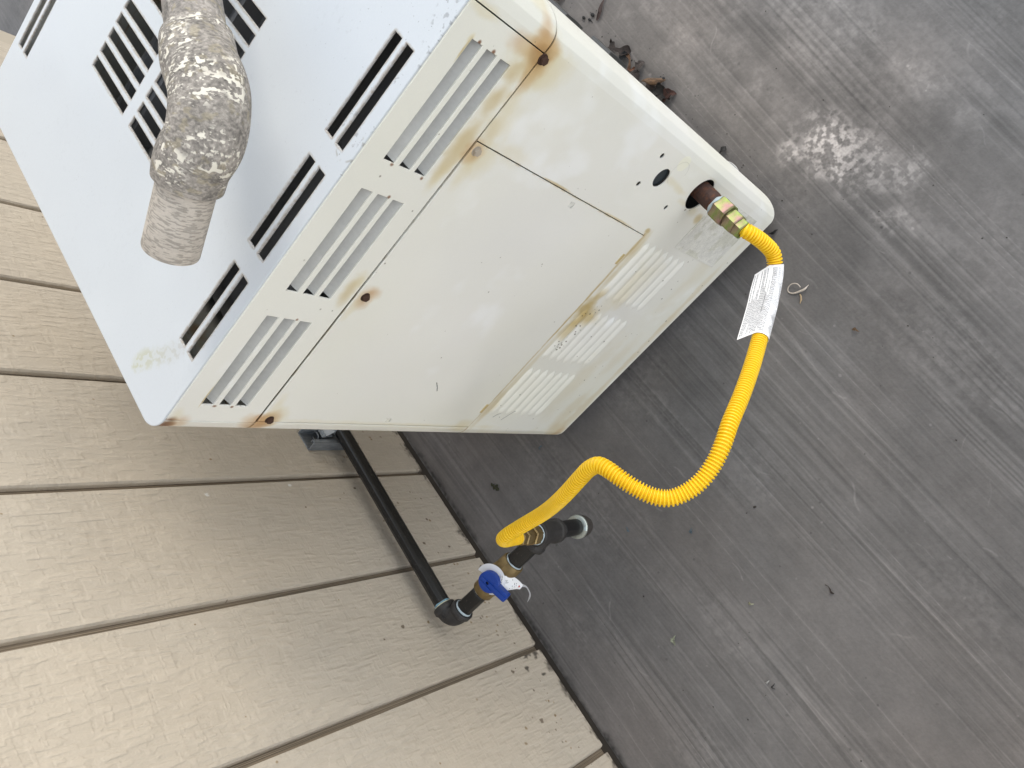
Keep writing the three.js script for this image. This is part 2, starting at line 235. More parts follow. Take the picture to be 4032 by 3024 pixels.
{
  const heater = thing('pool_heater', 'weathered cream metal pool heater cabinet with louvres and rust stains', 'pool heater', [HX, 0, HZ]);
  // paint of the side: u along z, v up, painted with the stains the photograph shows
  const PW = 0.60, PH = 0.84, NW = 1200, NH = 1680;
  const blobs = [ // u, v, radius u, radius v, strength, kind (0 yellow wash, 1 orange rust, 2 dark rust, 3 tan wash, 4 ochre)
    [0.4995, 0.7125, 0.019, 0.016, 1.0, 1], [0.4995, 0.7135, 0.009, 0.011, 0.8, 2], [0.500, 0.735, 0.010, 0.026, 0.65, 1], [0.4985, 0.712, 0.036, 0.032, 0.7, 0], [0.478, 0.7080, 0.022, 0.010, 0.75, 1], [0.455, 0.705, 0.040, 0.012, 0.5, 0], [0.515, 0.715, 0.012, 0.022, 0.7, 1], [0.53, 0.725, 0.016, 0.012, 0.6, 1], [0.548, 0.735, 0.018, 0.020, 0.55, 0], [0.5, 0.69, 0.024, 0.03, 0.4, 0], [0.502, 0.80, 0.006, 0.02, 0.6, 0],
    [0.450, 0.7255, 0.034, 0.011, 1.0, 3], [0.473, 0.728, 0.014, 0.012, 1.0, 3], [0.405, 0.724, 0.026, 0.011, 0.95, 3], [0.38, 0.724, 0.030, 0.009, 0.8, 3], [0.36, 0.7215, 0.02, 0.008, 0.5, 0],
    [0.3995, 0.7030, 0.013, 0.012, 1.0, 1], [0.395, 0.690, 0.022, 0.020, 0.6, 0], [0.37, 0.698, 0.03, 0.009, 0.5, 0], [0.42, 0.70, 0.02, 0.012, 0.6, 3], [0.43, 0.695, 0.03, 0.02, 0.45, 0], [0.413, 0.66, 0.012, 0.04, 0.35, 0],
    [0.2145, 0.6985, 0.014, 0.012, 0.95, 1], [0.222, 0.690, 0.010, 0.012, 0.7, 1], [0.203, 0.703, 0.02, 0.006, 0.6, 0], [0.215, 0.722, 0.026, 0.010, 0.85, 3], [0.232, 0.718, 0.012, 0.008, 0.6, 0],
    [0.0295, 0.6965, 0.011, 0.013, 0.95, 1], [0.024, 0.708, 0.012, 0.016, 0.75, 1], [0.035, 0.688, 0.012, 0.012, 0.5, 0], [0.05, 0.70, 0.024, 0.007, 0.45, 0], [0.012, 0.705, 0.012, 0.014, 0.6, 1],
    [0.021, 0.812, 0.009, 0.008, 1.0, 2], [0.014, 0.8135, 0.012, 0.008, 0.95, 2], [0.022, 0.802, 0.010, 0.012, 0.6, 1], [0.03, 0.81, 0.012, 0.008, 0.5, 0],
    [0.14, 0.3215, 0.12, 0.0028, 0.55, 4], [0.29, 0.3225, 0.09, 0.0032, 0.8, 4], [0.35, 0.326, 0.05, 0.004, 0.5, 4], [0.27, 0.305, 0.030, 0.018, 0.95, 4], [0.262, 0.282, 0.018, 0.022, 0.7, 4], [0.235, 0.30, 0.02, 0.014, 0.55, 4], [0.30, 0.30, 0.02, 0.012, 0.5, 4], [0.33, 0.312, 0.05, 0.009, 0.65, 3], [0.385, 0.318, 0.02, 0.008, 0.6, 3], [0.15, 0.311, 0.12, 0.006, 0.45, 3], [0.06, 0.312, 0.05, 0.009, 0.6, 3], [0.3, 0.26, 0.05, 0.025, 0.35, 0], [0.34, 0.24, 0.05, 0.03, 0.3, 0],
    [0.4045, 0.45, 0.0018, 0.11, 0.35, 0], [0.4065, 0.56, 0.0018, 0.03, 0.6, 4], [0.404, 0.40, 0.0018, 0.05, 0.4, 4], [0.41, 0.328, 0.004, 0.006, 0.7, 4],
    [0.028, 0.45, 0.004, 0.20, 0.4, 0], [0.03, 0.34, 0.012, 0.02, 0.6, 0], [0.015, 0.2, 0.012, 0.10, 0.35, 0], [0.02, 0.06, 0.03, 0.02, 0.65, 3], [0.012, 0.045, 0.02, 0.014, 0.6, 1],
    [0.477, 0.365, 0.006, 0.022, 0.55, 0], [0.474, 0.335, 0.006, 0.022, 0.6, 0], [0.464, 0.305, 0.006, 0.022, 0.6, 0], [0.462, 0.268, 0.008, 0.016, 0.55, 0], [0.458, 0.238, 0.008, 0.012, 0.7, 4], [0.508, 0.285, 0.005, 0.014, 0.45, 0],
    [0.10, 0.045, 0.10, 0.012, 0.55, 3], [0.25, 0.045, 0.10, 0.010, 0.45, 3], [0.36, 0.05, 0.10, 0.010, 0.4, 3], [0.08, 0.08, 0.05, 0.02, 0.4, 3], [0.2, 0.09, 0.06, 0.02, 0.25, 3], [0.16, 0.14, 0.1, 0.03, 0.28, 3], [0.38, 0.10, 0.10, 0.03, 0.22, 3],
    [0.4795, 0.7835, 0.0022, 0.0020, 1, 2], [0.4795, 0.7635, 0.0022, 0.0020, 1, 2], [0.3252, 0.7580, 0.0018, 0.0018, 1, 2], [0.1706, 0.7565, 0.0018, 0.0018, 1, 2], [0.478, 0.794, 0.005, 0.003, 0.8, 0], [0.467, 0.7935, 0.012, 0.0015, 0.6, 4], [0.0455, 0.776, 0.0018, 0.003, 1, 2], [0.0455, 0.755, 0.0016, 0.002, 1, 2], [0.06, 0.7932, 0.02, 0.0010, 0.9, 4], [0.3535, 0.7385, 0.002, 0.002, 1, 2], [0.3545, 0.780, 0.0016, 0.002, 1, 2],
  ];
  const KC = [[0.83, 0.76, 0.56], [0.70, 0.48, 0.25], [0.36, 0.20, 0.11], [0.80, 0.73, 0.57], [0.68, 0.56, 0.29]];
  const seamRust = (u, v) => { let m = 0; if (Math.abs(v - SEAM) < 0.0022) m = (1 - Math.abs(v - SEAM) / 0.0022) * 0.45 * sstep(0.35, 0.8, fbm(u * 110, v * 300, 3)); return m; };
  const dirtDots = []; for (let i = 0; i < 90; i++) dirtDots.push(i < 46 ? [rr(0.19, 0.285), rr(0.268, 0.302), rr(0.0005, 0.0014), 0.6] : [rr(0.02, 0.52), rr(0.04, 0.30), rr(0.0004, 0.0014), 0.6]);
  for (let i = 0; i < 60; i++) dirtDots.push([rr(0.02, 0.53), rr(0.05, 0.81), rr(0.0003, 0.0011), rr(0.2, 0.5)]);
  const hair = (u, v, a, b, c, d, w) => { const L = Math.hypot(c - a, d - b), t = clamp(((u - a) * (c - a) + (v - b) * (d - b)) / (L * L)); return Math.hypot(u - a - t * (c - a), v - b - t * (d - b)) < w ? 1 : 0; };
  const scratches = [[0.052, 0.30, 0.075, 0.275, 0.0008, 1], [0.075, 0.275, 0.04, 0.265, 0.0007, 1], [0.04, 0.29, 0.03, 0.24, 0.0007, 0.8], [0.03, 0.24, 0.05, 0.22, 0.0006, 1], [0.045, 0.255, 0.065, 0.24, 0.0008, -1], [0.05, 0.283, 0.062, 0.272, 0.0009, -1], [0.1083, 0.4778, 0.1001, 0.4685, 0.0006, -2], [0.1001, 0.4685, 0.094, 0.4632, 0.0006, -2]];
  const dotMap = new Float32Array(NW * NH);
  for (const [u, v, r, k] of dirtDots) { const su = NW / PW, sv = NH / PH; for (let j = Math.max(0, Math.floor((v - 2 * r) * sv)); j < Math.min(NH, (v + 2 * r) * sv + 1); j++) for (let i = Math.max(0, Math.floor((u - 2 * r) * su)); i < Math.min(NW, (u + 2 * r) * su + 1); i++) { const d = Math.hypot((i + 0.5) / su - u, (j + 0.5) / sv - v) / r; dotMap[j * NW + i] = Math.max(dotMap[j * NW + i], k * (1 - sstep(0.6, 1.4, d))); } }
  const sideTex = tex(NW, NH, (px, py, o) => {
    const u = (px + 0.5) / NW * PW, v = (py + 0.5) / NH * PH;
    const m = fbm(u * 9 + 3, v * 7, 4) - 0.5, f = vn(px * 0.7, py * 0.7) - 0.5, cl = fbm(u * 3.4 + 30, v * 3.8, 3) - 0.5;
    let R = 0.912 + 0.03 * m + 0.010 * f, G = 0.908 + 0.03 * m + 0.010 * f, B = 0.870 + 0.026 * m - 0.05 * cl + 0.010 * f;
    const gr = sstep(0.62, 0.80, fbm(u * 14 + 9, v * 12 + 2, 4)) * 0.05; R += gr * 0.5; G += gr * 0.6; B += gr * 0.9;
    const n1 = fbm(u * 70, v * 70, 4), n2 = fbm(u * 26 + 4, v * 26, 4);
    for (const [bu, bv, ru, rv, k, c] of blobs) {
      const a = (u - bu) / ru, b = (v - bv) / rv; if (a > 1.9 || a < -1.9 || b > 1.9 || b < -1.9) continue;
      const d = Math.sqrt(a * a + b * b) + (n2 - 0.5) * 1.3 + (n1 - 0.5) * 0.7;
      let q = k * (1 - sstep(0.25, 1.35, d)) * [0.50, 0.50, 0.75, 0.75, 0.75][c] * (0.72 + 0.55 * n1); if (q <= 0) continue; q = Math.min(q, 0.95);
      const C = KC[c]; R = lerp(R, C[0], q); G = lerp(G, C[1], q); B = lerp(B, C[2], q);
    }
    const sr = seamRust(u, v) + 0.5 * (1 - sstep(0.0006, 0.0026, Math.abs(v - 0.3225 - Math.max(0, u - 0.02) * 0.0105))) * (u < 0.405 ? sstep(0.3, 0.65, fbm(u * 120, v * 400, 3)) : 0) + 0.30 * (1 - sstep(0.0002, 0.0024, Math.abs(u - 0.4076 + (0.71 - v) * 0.0156))) * (v > 0.328 && v < 0.705 ? sstep(0.45, 0.8, fbm(v * 130, u * 500, 3)) : 0);
    if (sr > 0) { R = lerp(R, 0.58, sr); G = lerp(G, 0.43, sr); B = lerp(B, 0.22, sr); }
    for (const [a, b, c, d, w, s] of scratches) if (u < 0.12 && v < 0.48 && hair(u, v, a, b, c, d, w)) { const t = s > 0 ? 0.93 : s < -1 ? 0.0 : 0.42; R = lerp(R, t, 0.6); G = lerp(G, t, 0.6); B = lerp(B, t * 0.97, 0.6); }
    const ring = Math.abs(Math.hypot(u - 0.4895, v - 0.372) - 0.0165); if (ring < 0.0007 && (u > 0.492 || v > 0.375)) { R -= 0.05; G -= 0.05; B -= 0.05; }
    if (Math.hypot(u - 0.503, v - 0.378) < 0.0115) { R += 0.02; G += 0.02; B -= 0.01; }
    const k = dotMap[py * NW + px]; if (k) { R = lerp(R, 0.20, k); G = lerp(G, 0.16, k); B = lerp(B, 0.11, k); }
    o[0] = R; o[1] = G; o[2] = B;
  });
  const sideBump = tex(512, 512, (px, py, o) => { o[0] = o[1] = o[2] = 0.6 * vn(px * 0.9, py * 0.9) + 0.4 * vn(px * 0.4, py * 0.4); }, false); sideBump.repeat.set(8, 11);
  const dent = tex(512, 512, (px, py, o) => { const u = px / 512, v = py / 512; o[0] = o[1] = o[2] = fbm(u * 3.2, v * 4.2, 3); }, false);
  const side = std({ map: sideTex, bumpMap: dent, bumpScale: 0.0045, roughness: 0.36 }); side.name = 'aged cream enamel, side';
  const sideUV = (x, y, z) => [z / PW, y / PH];

  // lid paint, its white tinted blue to carry sky light: x along the wall, z out from it
  const LW = 0.60, lidTex = tex(1200, 1200, (px, py, o) => {
    const x = (px + 0.5) / 1200 * LW, z = (py + 0.5) / 1200 * LW;
    const m = fbm(x * 8, z * 8, 4) - 0.5, f = vn(px * 0.7, py * 0.7) - 0.5;
    let R = 0.795 + 0.03 * m + 0.012 * f, G = 0.815 + 0.03 * m + 0.012 * f, B = 0.835 + 0.024 * m + 0.012 * f;
    // grime and thin rust bleeding off the cut edges of the slots
    let e = 0; for (const [a, b, c, d] of slotRects) { if (x < a - 0.012 || x > b + 0.012 || z < c - 0.012 || z > d + 0.012) continue; const q = Math.hypot(Math.max(a - x, 0, x - b), Math.max(c - z, 0, z - d)); e = Math.max(e, 1 - sstep(0.0002, 0.0014 + 0.0022 * vn(x * 190, z * 190), q)); }
    if (e > 0) { const k = e * (0.25 + 0.5 * vn(x * 420, z * 420)); R = lerp(R, 0.60, k); G = lerp(G, 0.55, k); B = lerp(B, 0.49, k); }
    // grey specks thrown near the yard-side slots
    const near = 0.25 + 0.75 * sstep(0.14, 0.02, x) * sstep(0.28, 0.36, z), sp = vn(x * 1100, z * 1100) * vn(x * 420 + 4, z * 420);
    const dk = sstep(0.76, 0.84, sp) * near * 0.6 + sstep(0.66, 0.74, fbm(x * 260, z * 260, 3)) * sstep(0.54, 0.66, fbm(x * 30 + 2, z * 30, 3)) * near * near * 0.35;
    R = lerp(R, 0.42, dk); G = lerp(G, 0.42, dk); B = lerp(B, 0.43, dk);
    const rg = Math.hypot((x - 0.012) / 0.014, (z - 0.352) / 0.016), rm = (1 - sstep(0.02, 0.09, Math.abs(rg - 1))) * sstep(0.35, 0.6, vn(x * 300, z * 300)); R = lerp(R, 0.6, rm * 0.6); G = lerp(G, 0.59, rm * 0.6); B = lerp(B, 0.57, rm * 0.6);
    // chalky smear by the wall-side slots
    const t = clamp(((x - 0.075) * (0.036 - 0.075) + (z - 0.0265) * (0.082 - 0.0265)) / 0.0046), dd = Math.hypot(x - lerp(0.075, 0.036, t), z - lerp(0.0265, 0.082, t)); const sm = (1 - sstep(0.004, 0.013, dd + 0.008 * (fbm(x * 90, z * 90, 3) - 0.5))) * (0.25 + 0.6 * sstep(0.45, 0.6, fbm(x * 210, z * 210, 3))); const ye = sm * (1 - t * 0.7); R = lerp(R, 0.71, sm * 0.7); G = lerp(G, 0.71, sm * 0.7); B = lerp(B, 0.70 - 0.12 * (1 - t), sm * 0.7); void ye;
    o[0] = R; o[1] = G; o[2] = B;
  });
  void sideBump;
  const lidMat = std({ map: lidTex, bumpMap: dent, bumpScale: 0.003, roughness: 0.42 }); lidMat.name = 'aged enamel with sky blue painted in, lid';
  const rustEdge = std({ color: lin(0.17, 0.09, 0.045), roughness: 0.9 });
  const dark = std({ color: lin(0.26, 0.26, 0.265), roughness: 0.7 }); dark.name = 'dull galvanized steel inside';

  // lid with its slots
  {
    const r = 0.0, s = new THREE.Shape(), L = HL, W = HW, c1 = RB, c2 = RF; void r; // corner radii: wall side, yard side
    s.moveTo(c1, 0); s.lineTo(L - c1, 0); s.absarc(L - c1, c1, c1, -Math.PI / 2, 0); const tp = 0.035 * (L - 2 * RX); s.lineTo(L, W - c2 - tp); for (const [x, z] of CC) s.lineTo(L - RX * x, W - c2 - tp + c2 * z); for (const [x, z] of [...CC].reverse()) s.lineTo(RX * x, W - c2 + c2 * z); s.lineTo(0, c1); s.absarc(c1, c1, c1, Math.PI, Math.PI * 1.5);
    for (const [a, b, c, d] of slotRects) s.holes.push(rectPath(a, c, b, d));
    const g = new THREE.ExtrudeGeometry(s, { depth: 0.0012, bevelEnabled: true, bevelSize: 0.0007, bevelThickness: 0.0007, bevelOffset: -0.0006, bevelSegments: 2, curveSegments: 10 });
    g.rotateX(Math.PI / 2); g.translate(0, HT, 0); // shape y -> +z, thickness down
    mesh('lid', uvFrom(g, (x, y, z) => [x / LW, z / LW]), lidMat, heater);
    // folded rim below the lid's edge
    const rim = grid(160, 3, (t, v) => { const p = outline(t, -0.0001); return [p[0], HT - 0.0016 - v * 0.0042, p[1], p[1] / PW, (HT - v * 0.004) / PH]; });
    mesh('lid_rim', rim, side, heater);
  }
  function outline(t, off) { // cabinet plan, t 0..1 walks the whole ring from the wall-side corner, along the side, to the front
    const L = HL, W = HW, P = [[0, RB], [0, W - RF]]; const pts = [];
    const arc = (cx, cz, r, a0, a1, rx = r) => { for (let i = 0; i <= 12; i++) { const a = lerp(a0, a1, i / 12); pts.push([cx + (rx + off) * Math.cos(a), cz + (r + off) * Math.sin(a)]); } };
    void P; arc(RB, RB, RB, -Math.PI / 2, -Math.PI); for (const [x, z] of CC) pts.push([RX * x, W - RF + RF * z]); for (const [x, z] of [...CC].reverse()) pts.push([L - RX * x, W - RF - 0.035 * (L - 2 * RX) + RF * z]); arc(L - RB, RB, RB, 0, -Math.PI / 2); pts.push(pts[0]);
    const cum = [0]; for (let i = 1; i < pts.length; i++) cum.push(cum[i - 1] + Math.hypot(pts[i][0] - pts[i - 1][0], pts[i][1] - pts[i - 1][1]));
    const D = t * cum[cum.length - 1]; let i = 1; while (i < pts.length - 1 && cum[i] < D) i++; const q = (D - cum[i - 1]) / (cum[i] - cum[i - 1] || 1); return [lerp(pts[i - 1][0], pts[i][0], q), lerp(pts[i - 1][1], pts[i][1], q)];
  }
  // flat plate in the side's plane (x = 0 .. thickness), outline and holes in (z, y)
  function plate(name, shape, mat = side, th = 0.0013, x = 0, bev = 0.0005) {
    const g = new THREE.ExtrudeGeometry(shape, { depth: th, bevelEnabled: bev > 0, bevelSize: bev, bevelThickness: bev, bevelOffset: -bev, bevelSegments: 2, curveSegments: 24 });
    g.rotateY(-Math.PI / 2); g.applyMatrix4(new THREE.Matrix4().makeScale(1, 1, 1)); // (a, b, d) -> (-d, b, a)
    g.translate(x + th, 0, 0);
    return mesh(name, uvFrom(g, sideUV), mat, heater);
  }
  const rect = (a, c, b, d) => { const s = new THREE.Shape(); s.moveTo(a, c); s.lineTo(b, c); s.lineTo(b, d); s.lineTo(a, d); s.closePath(); return s; };
  const slotsU = [[0.0468, 0.1695], [0.2020, 0.3240], [0.3560, 0.4785]], slotsV = [[0.7780, 0.7922], [0.7571, 0.7716], [0.7366, 0.7514]];
  // upper band with nine louvre openings
  { const s = rect(0.0228, SEAM + 0.0010, 0.5026, HT - 0.0022); for (const [a, b] of slotsU) for (const [c, d] of slotsV) s.holes.push(rectPath(a, c, b, d)); plate('louvre_band', s); }
  const shadedGalv = std({ map: (() => { const t = tex(256, 256, (px, py, o) => { const k = 0.70 + 0.09 * (fbm(px * 0.05, py * 0.05, 4) - 0.5) + 0.03 * (vn(px * 0.7, py * 0.7) - 0.5); o[0] = k; o[1] = k; o[2] = k * 0.985; }); t.repeat.set(2, 3); return t; })(), roughness: 0.6 });  // bare-metal grey that also paints in the shade inside the slots
  // one bent blade in each opening: from the lower lip inward and up
  for (const [a, b] of slotsU) for (const [c, d] of slotsV) {
    const h = d - c, skew = 0.0038;
    const g = sheet(14, 8, (i, j) => { const u = lerp(a + 0.0006 + j * skew, b - 0.0006 - 0.0 * j, i); const y = c + h * (0.03 + 1.02 * j), x = 0.0008 + 0.0175 * j + 0.0022 * Math.sin(Math.min(1, j * 5) * Math.PI) * 0.2; return [x, y, u, u / PW, y / PH]; }, 0.0008);
    mesh('louvre_blade', g, shadedGalv, heater);
  }
  // lower side with the door's opening and its punched holes
  { const s = rect(RB, HB, HW - RF - 0.0012, SEAM - 0.0012); const door = new THREE.Path(); door.moveTo(0.0262, 0.3215); door.lineTo(0.0240, SEAM - 0.0012); door.lineTo(0.4082, SEAM - 0.0012); door.lineTo(0.4022, 0.3255); door.closePath(); s.holes.push(door, circPath(0.4737, 0.3968, 0.0132), circPath(0.4843, 0.2868, 0.0238)); for (const [u, v] of [[0.4946, 0.4317], [0.4536, 0.4295], [0.4472, 0.3342]]) s.holes.push(circPath(u, v, 0.0035)); plate('side_panel', s, side, 0.0013, 0, 0); }
  { const s = new THREE.Shape(); s.moveTo(0.0278, 0.3229); s.lineTo(0.0256, SEAM - 0.0014); s.lineTo(0.4070, SEAM - 0.0014); s.lineTo(0.4012, 0.3268); s.closePath(); for (const [u, v] of [[0.3945, 0.5141], [0.0358, 0.507]]) s.holes.push(rectPath(u - 0.0042, v - 0.0048, u + 0.0042, v + 0.0048)); plate('access_door', s, side, 0.0013, -0.0007).userData.label = 'flat access door with stained edges'; }
  // punched tabs that hold the door
  for (const [u, v, t] of [[0.3945, 0.5141, 0], [0.0358, 0.507, 0], [0.3596, 0.3335, 1], [0.0678, 0.3275, 1]]) {
    const g = t ? box(-0.0022, 0.0004, v - 0.0022, v + 0.0022, u - 0.0085, u + 0.0085) : sheet(6, 3, (i, j) => [0.0004 - 0.0018 * i, v - 0.0041 + 0.0075 * j, u - 0.0042 + 0.0076 * i, u / PW, v / PH], 0.0008);
    mesh('door_tab', uvFrom(g, t ? () => [0.27 / PW, 0.31 / PH] : sideUV), side, heater);
  }
  // rounded corners: (the lower wrap and the upper cap, each side)
  const corner = (name, r, cz, sgn, lead, y0, y1, mat = side, rx = r) => mesh(name, sheet(26, 6, (i, j) => { // a flat lead-in, then a quarter turn away from the side
    const arc = (r + rx) / 2 * Math.PI / 2, d = i <= 2 / 26 ? i * 13 * lead : lead + (i - 2 / 26) * 13 / 12 * arc, y = lerp(y0, y1, j); let x = 0, z = cz - sgn * (lead - d);
    if (d > lead + 1e-9) { if (sgn > 0) { const q = ccAt((d - lead) / arc); x = rx * q[0]; z = cz + r * q[1]; } else { const a = (d - lead) / arc * Math.PI / 2; x = rx - rx * Math.cos(a); z = cz - r * Math.sin(a); } }
    return sgn > 0 ? [x, y, z, (cz - lead + d) / PW, y / PH] : [x, y, z, (cz + lead - d + 0.004) / PW, y / PH];
  }, sgn > 0 ? 0.0012 : -0.0012), mat, heater);
  corner('corner_wrap', RF, HW - RF, 1, 0.0012, HB, SEAM - 0.0012, side, RX);
  corner('corner_cap', RF, HW - RF, 1, 0.0057, SEAM + 0.0010, HT - 0.0022, side, RX);
  corner('corner_wrap', RB, RB, -1, 0, HB, SEAM - 0.0012);
  corner('corner_cap', RB, RB, -1, -0.0006, SEAM + 0.0010, HT - 0.0022);
  // the other three sides
  const plain = std({ map: sideTex, roughness: 0.4 });
  const TAPER = 0.035, fz = (x) => HW - 0.0004 - TAPER * (x - RX); // the front stands a little out of square
  mesh('front_panel', sheet(4, 4, (i, j) => { const x = lerp(RX - 0.0002, HL - RX, i), y = lerp(HB, HT - 0.0022, j); return [x, y, fz(x), (0.08 + x * 0.8) / PW, y / PH]; }, 0.0012), plain, heater);
  mesh('wall_side_panel', uvFrom(box(RB, HL - RB, HB, HT - 0.0022, 0, 0.0014), (x, y) => [(0.05 + x) / PW, y / PH]), plain, heater);
  mesh('end_panel', uvFrom(box(HL - 0.0014, HL, HB, HT - 0.0022, RB, fz(HL - RX) - RF), sideUV), plain, heater);
  mesh('corner_wrap', sheet(8, 2, (i, j) => { const a = lerp(Math.PI / 2, 0, i), y = lerp(HB, HT - 0.0022, j); return [HL - RX + RX * Math.cos(a), y, fz(HL - RX) - RF + RF * Math.sin(a), 0.5, y / PH]; }, 0.0012), plain, heater);
  mesh('corner_wrap', sheet(8, 2, (i, j) => { const a = lerp(0, -Math.PI / 2, i), y = lerp(HB, HT - 0.0022, j); return [HL - RB + RB * Math.cos(a), y, RB + RB * Math.sin(a), 0.5, y / PH]; }, 0.0012), plain, heater);
  // inside: burner box, baffle with fins below the lid, backing strips that close the seams
  mesh('burner_box', box(0.045, HL - 0.045, 0.05, 0.70, 0.05, HW - 0.05), dark, heater);
  const steel = std({ color: lin(0.28, 0.28, 0.285), roughness: 0.55 });
  mesh('exhaust_baffle', [box(0.10, HL - 0.10, 0.70, 0.735, 0.10, HW - 0.10), ...[0.14, 0.19, 0.24, 0.31, 0.36, 0.41].map((x) => box(x, x + 0.006, 0.735, 0.762, 0.11, HW - 0.11))], steel, heater);
  for (const z of [0.12, 0.16, 0.2, 0.35, 0.39]) mesh('vent_fin', box(0.008, 0.085, 0.700, 0.73, z, z + 0.008), steel, heater);
  mesh('frame_rail', [box(0.0075, 0.012, SEAM - 0.012, SEAM + 0.012, RB, HW - RF), box(0.0080, 0.02, 0.30, 0.335, 0.02, 0.42), box(0.0085, 0.02, 0.32, SEAM - 0.013, 0.395, 0.42), box(0.0085, 0.02, 0.336, SEAM - 0.013, 0.014, 0.034)], std({ color: lin(0.09, 0.065, 0.045), roughness: 0.9 }), heater);
  mesh('base_tray', box(0.03, HL - 0.03, 0.002, 0.05, 0.03, HW - 0.03), dark, heater);
  mesh('knockout_plug', sweepDisc(0.0042, 0.3968, 0.4737, 0.0136), std({ color: lin(0.022, 0.030, 0.036), roughness: 0.5 }), heater);
  function sweepDisc(x, y, z, r) { return turn(V(x, y, z), V(1, 0, 0), [[0, 0.0001], [0, r], [0.002, r], [0.002, 0.0001]], 32); }
  // raised louvre ribs along the bottom: three banks of seven
  for (const [a, b] of [[0.0547, 0.1562], [0.1728, 0.2742], [0.2934, 0.3972]]) for (let i = 0; i < 7; i++) {
    const yc = 0.2975 - i * 0.0213;
    const g = grid(30, 12, (s, t) => { const u = lerp(a, b, s), e = Math.pow(Math.max(0, 1 - Math.pow(Math.abs(2 * s - 1), 9)), 0.6), ends = sstep(0, 0.10, s) * sstep(0, 0.10, 1 - s); const y = yc + (0.5 - t) * 0.0150 * (0.35 + 0.65 * ends); const p = t < 0.72 ? Math.sin(t / 0.72 * Math.PI / 2) : Math.cos((t - 0.72) / 0.28 * Math.PI / 2); return [-0.0030 * e * p * (0.3 + 0.7 * ends) + 0.0002, y, u, u / PW, y / PH]; });
    mesh('louvre_rib', g, side, heater);
  }
  // screws: hexagon washer heads
  const rusty = std({ color: lin(0.055, 0.026, 0.016), roughness: 0.85 }), chalk = std({ color: lin(0.42, 0.36, 0.29), roughness: 0.8 });
  for (const [u, v, m] of [[0.4986, 0.7082, 0], [0.3993, 0.7024, 1], [0.2140, 0.6974, 0], [0.0292, 0.6957, 0]]) {
    const sc = mesh('screw', [turn(V(0, v, u), V(-1, 0, 0), [[0, 0.0001], [0, 0.0056], [0.0012, 0.0054], [0.0014, 0.0001]], 20), hex(V(-0.0012, v, u), V(-1, 0, 0), 0.0036, 0.0043, 0.0007)], m ? chalk : rusty, heater);
    sc.userData.label = m ? 'rusty screw with chalky white head' : 'dark rusted screw';
    if (m) mesh('rust_collar', turn(V(0, v, u), V(-1, 0, 0), [[0, 0.005], [0, 0.0066], [0.0009, 0.0064], [0.0009, 0.005]], 20), rustEdge, sc);
  }
  // worn paper sticker, its print long gone
  {
    const t = tex(256, 400, (px, py, o) => { const u = px / 256, v = py / 400; const n = fbm(px * 0.05, py * 0.05, 4), f = fbm(px * 0.25, py * 0.25, 3), w = sstep(0.5, 0.62, fbm(px * 0.022 + 5, py * 0.022, 4)); let k = 0.835 + 0.10 * (n - 0.5) + 0.11 * (f - 0.5) - 0.05 * w; const edge = Math.min(u, 1 - u, (1 - v) * 1.6); if (edge < 0.03 + 0.03 * n) k += 0.03; o[0] = k; o[1] = k * 0.995; o[2] = k * 0.965 - 0.02 * w; });
    const s = rect(0.407, 0.0765, 0.5015, 0.2305); const g = new THREE.ExtrudeGeometry(s, { depth: 0.0003, bevelEnabled: false }); g.rotateY(-Math.PI / 2); g.translate(-0.0003, 0, 0); uvFrom(g, (x, y, z) => [(z - 0.407) / 0.0945, (y - 0.0765) / 0.154]);
    mesh('worn_sticker', g, std({ map: t, roughness: 0.75 }), heater).userData.label = 'faded grey sticker with its print worn off';
  }
  // rusted gas stub coming out through the big hole
  {
    const t = tex(256, 128, (px, py, o) => { const n = fbm(px * 0.06, py * 0.06, 4), f = fbm(px * 0.2, py * 0.3, 3); const k = sstep(0.45, 0.7, n); o[0] = lerp(0.27, 0.36, k) + 0.08 * (f - 0.5); o[1] = lerp(0.19, 0.22, k) + 0.06 * (f - 0.5); o[2] = lerp(0.165, 0.155, k) + 0.05 * (f - 0.5); if (Math.hypot(px - 60, (py - 70) * 1.4) < 13 + 6 * f) { o[0] = 0.55; o[1] = 0.42; o[2] = 0.2; } }); t.wrapS = t.wrapT = THREE.RepeatWrapping; t.repeat.set(18, 1);
    mesh('gas_stub', turn(V(0.06, 0.2868, 0.4892), V(-1, 0, 0), [[0, 0.0001], [0, 0.0134], [0.08, 0.0134], [0.0805, 0.0131], [0.0825, 0.0131], [0.083, 0.0127], [0.0845, 0.0129], [0.0855, 0.0126], [0.088, 0.0128], [0.0885, 0.0001]], 40), std({ map: t, roughness: 0.75, metalness: 0.15 }), heater).userData.label = 'rust brown gas pipe stub';
  }
  // two dark latches on the yard-side front, and the anchor foot
  const latch = std({ color: lin(0.10, 0.10, 0.10), roughness: 0.35, metalness: 0.7 });
  for (const [y0, y1, z0, z1] of [[0.633, 0.666, HW - 0.004, 0.5394], [0.536, 0.5762, HW - 0.004, 0.5404]]) {
    const s = new THREE.Shape(); s.moveTo(z0, y0); s.lineTo(z1 - 0.0006, y0 + 0.001); s.quadraticCurveTo(z1 + 0.0006, (y0 + y1) / 2, z1 - 0.0008, y1 - 0.001); s.lineTo(z0, y1);
    const g = new THREE.ExtrudeGeometry(s, { depth: 0.03, bevelEnabled: true, bevelSize: 0.0003, bevelThickness: 0.0003, bevelSegments: 1 }); g.rotateY(-Math.PI / 2); g.translate(0.075, 0, 0);
    mesh('latch', g, latch, heater);
  }
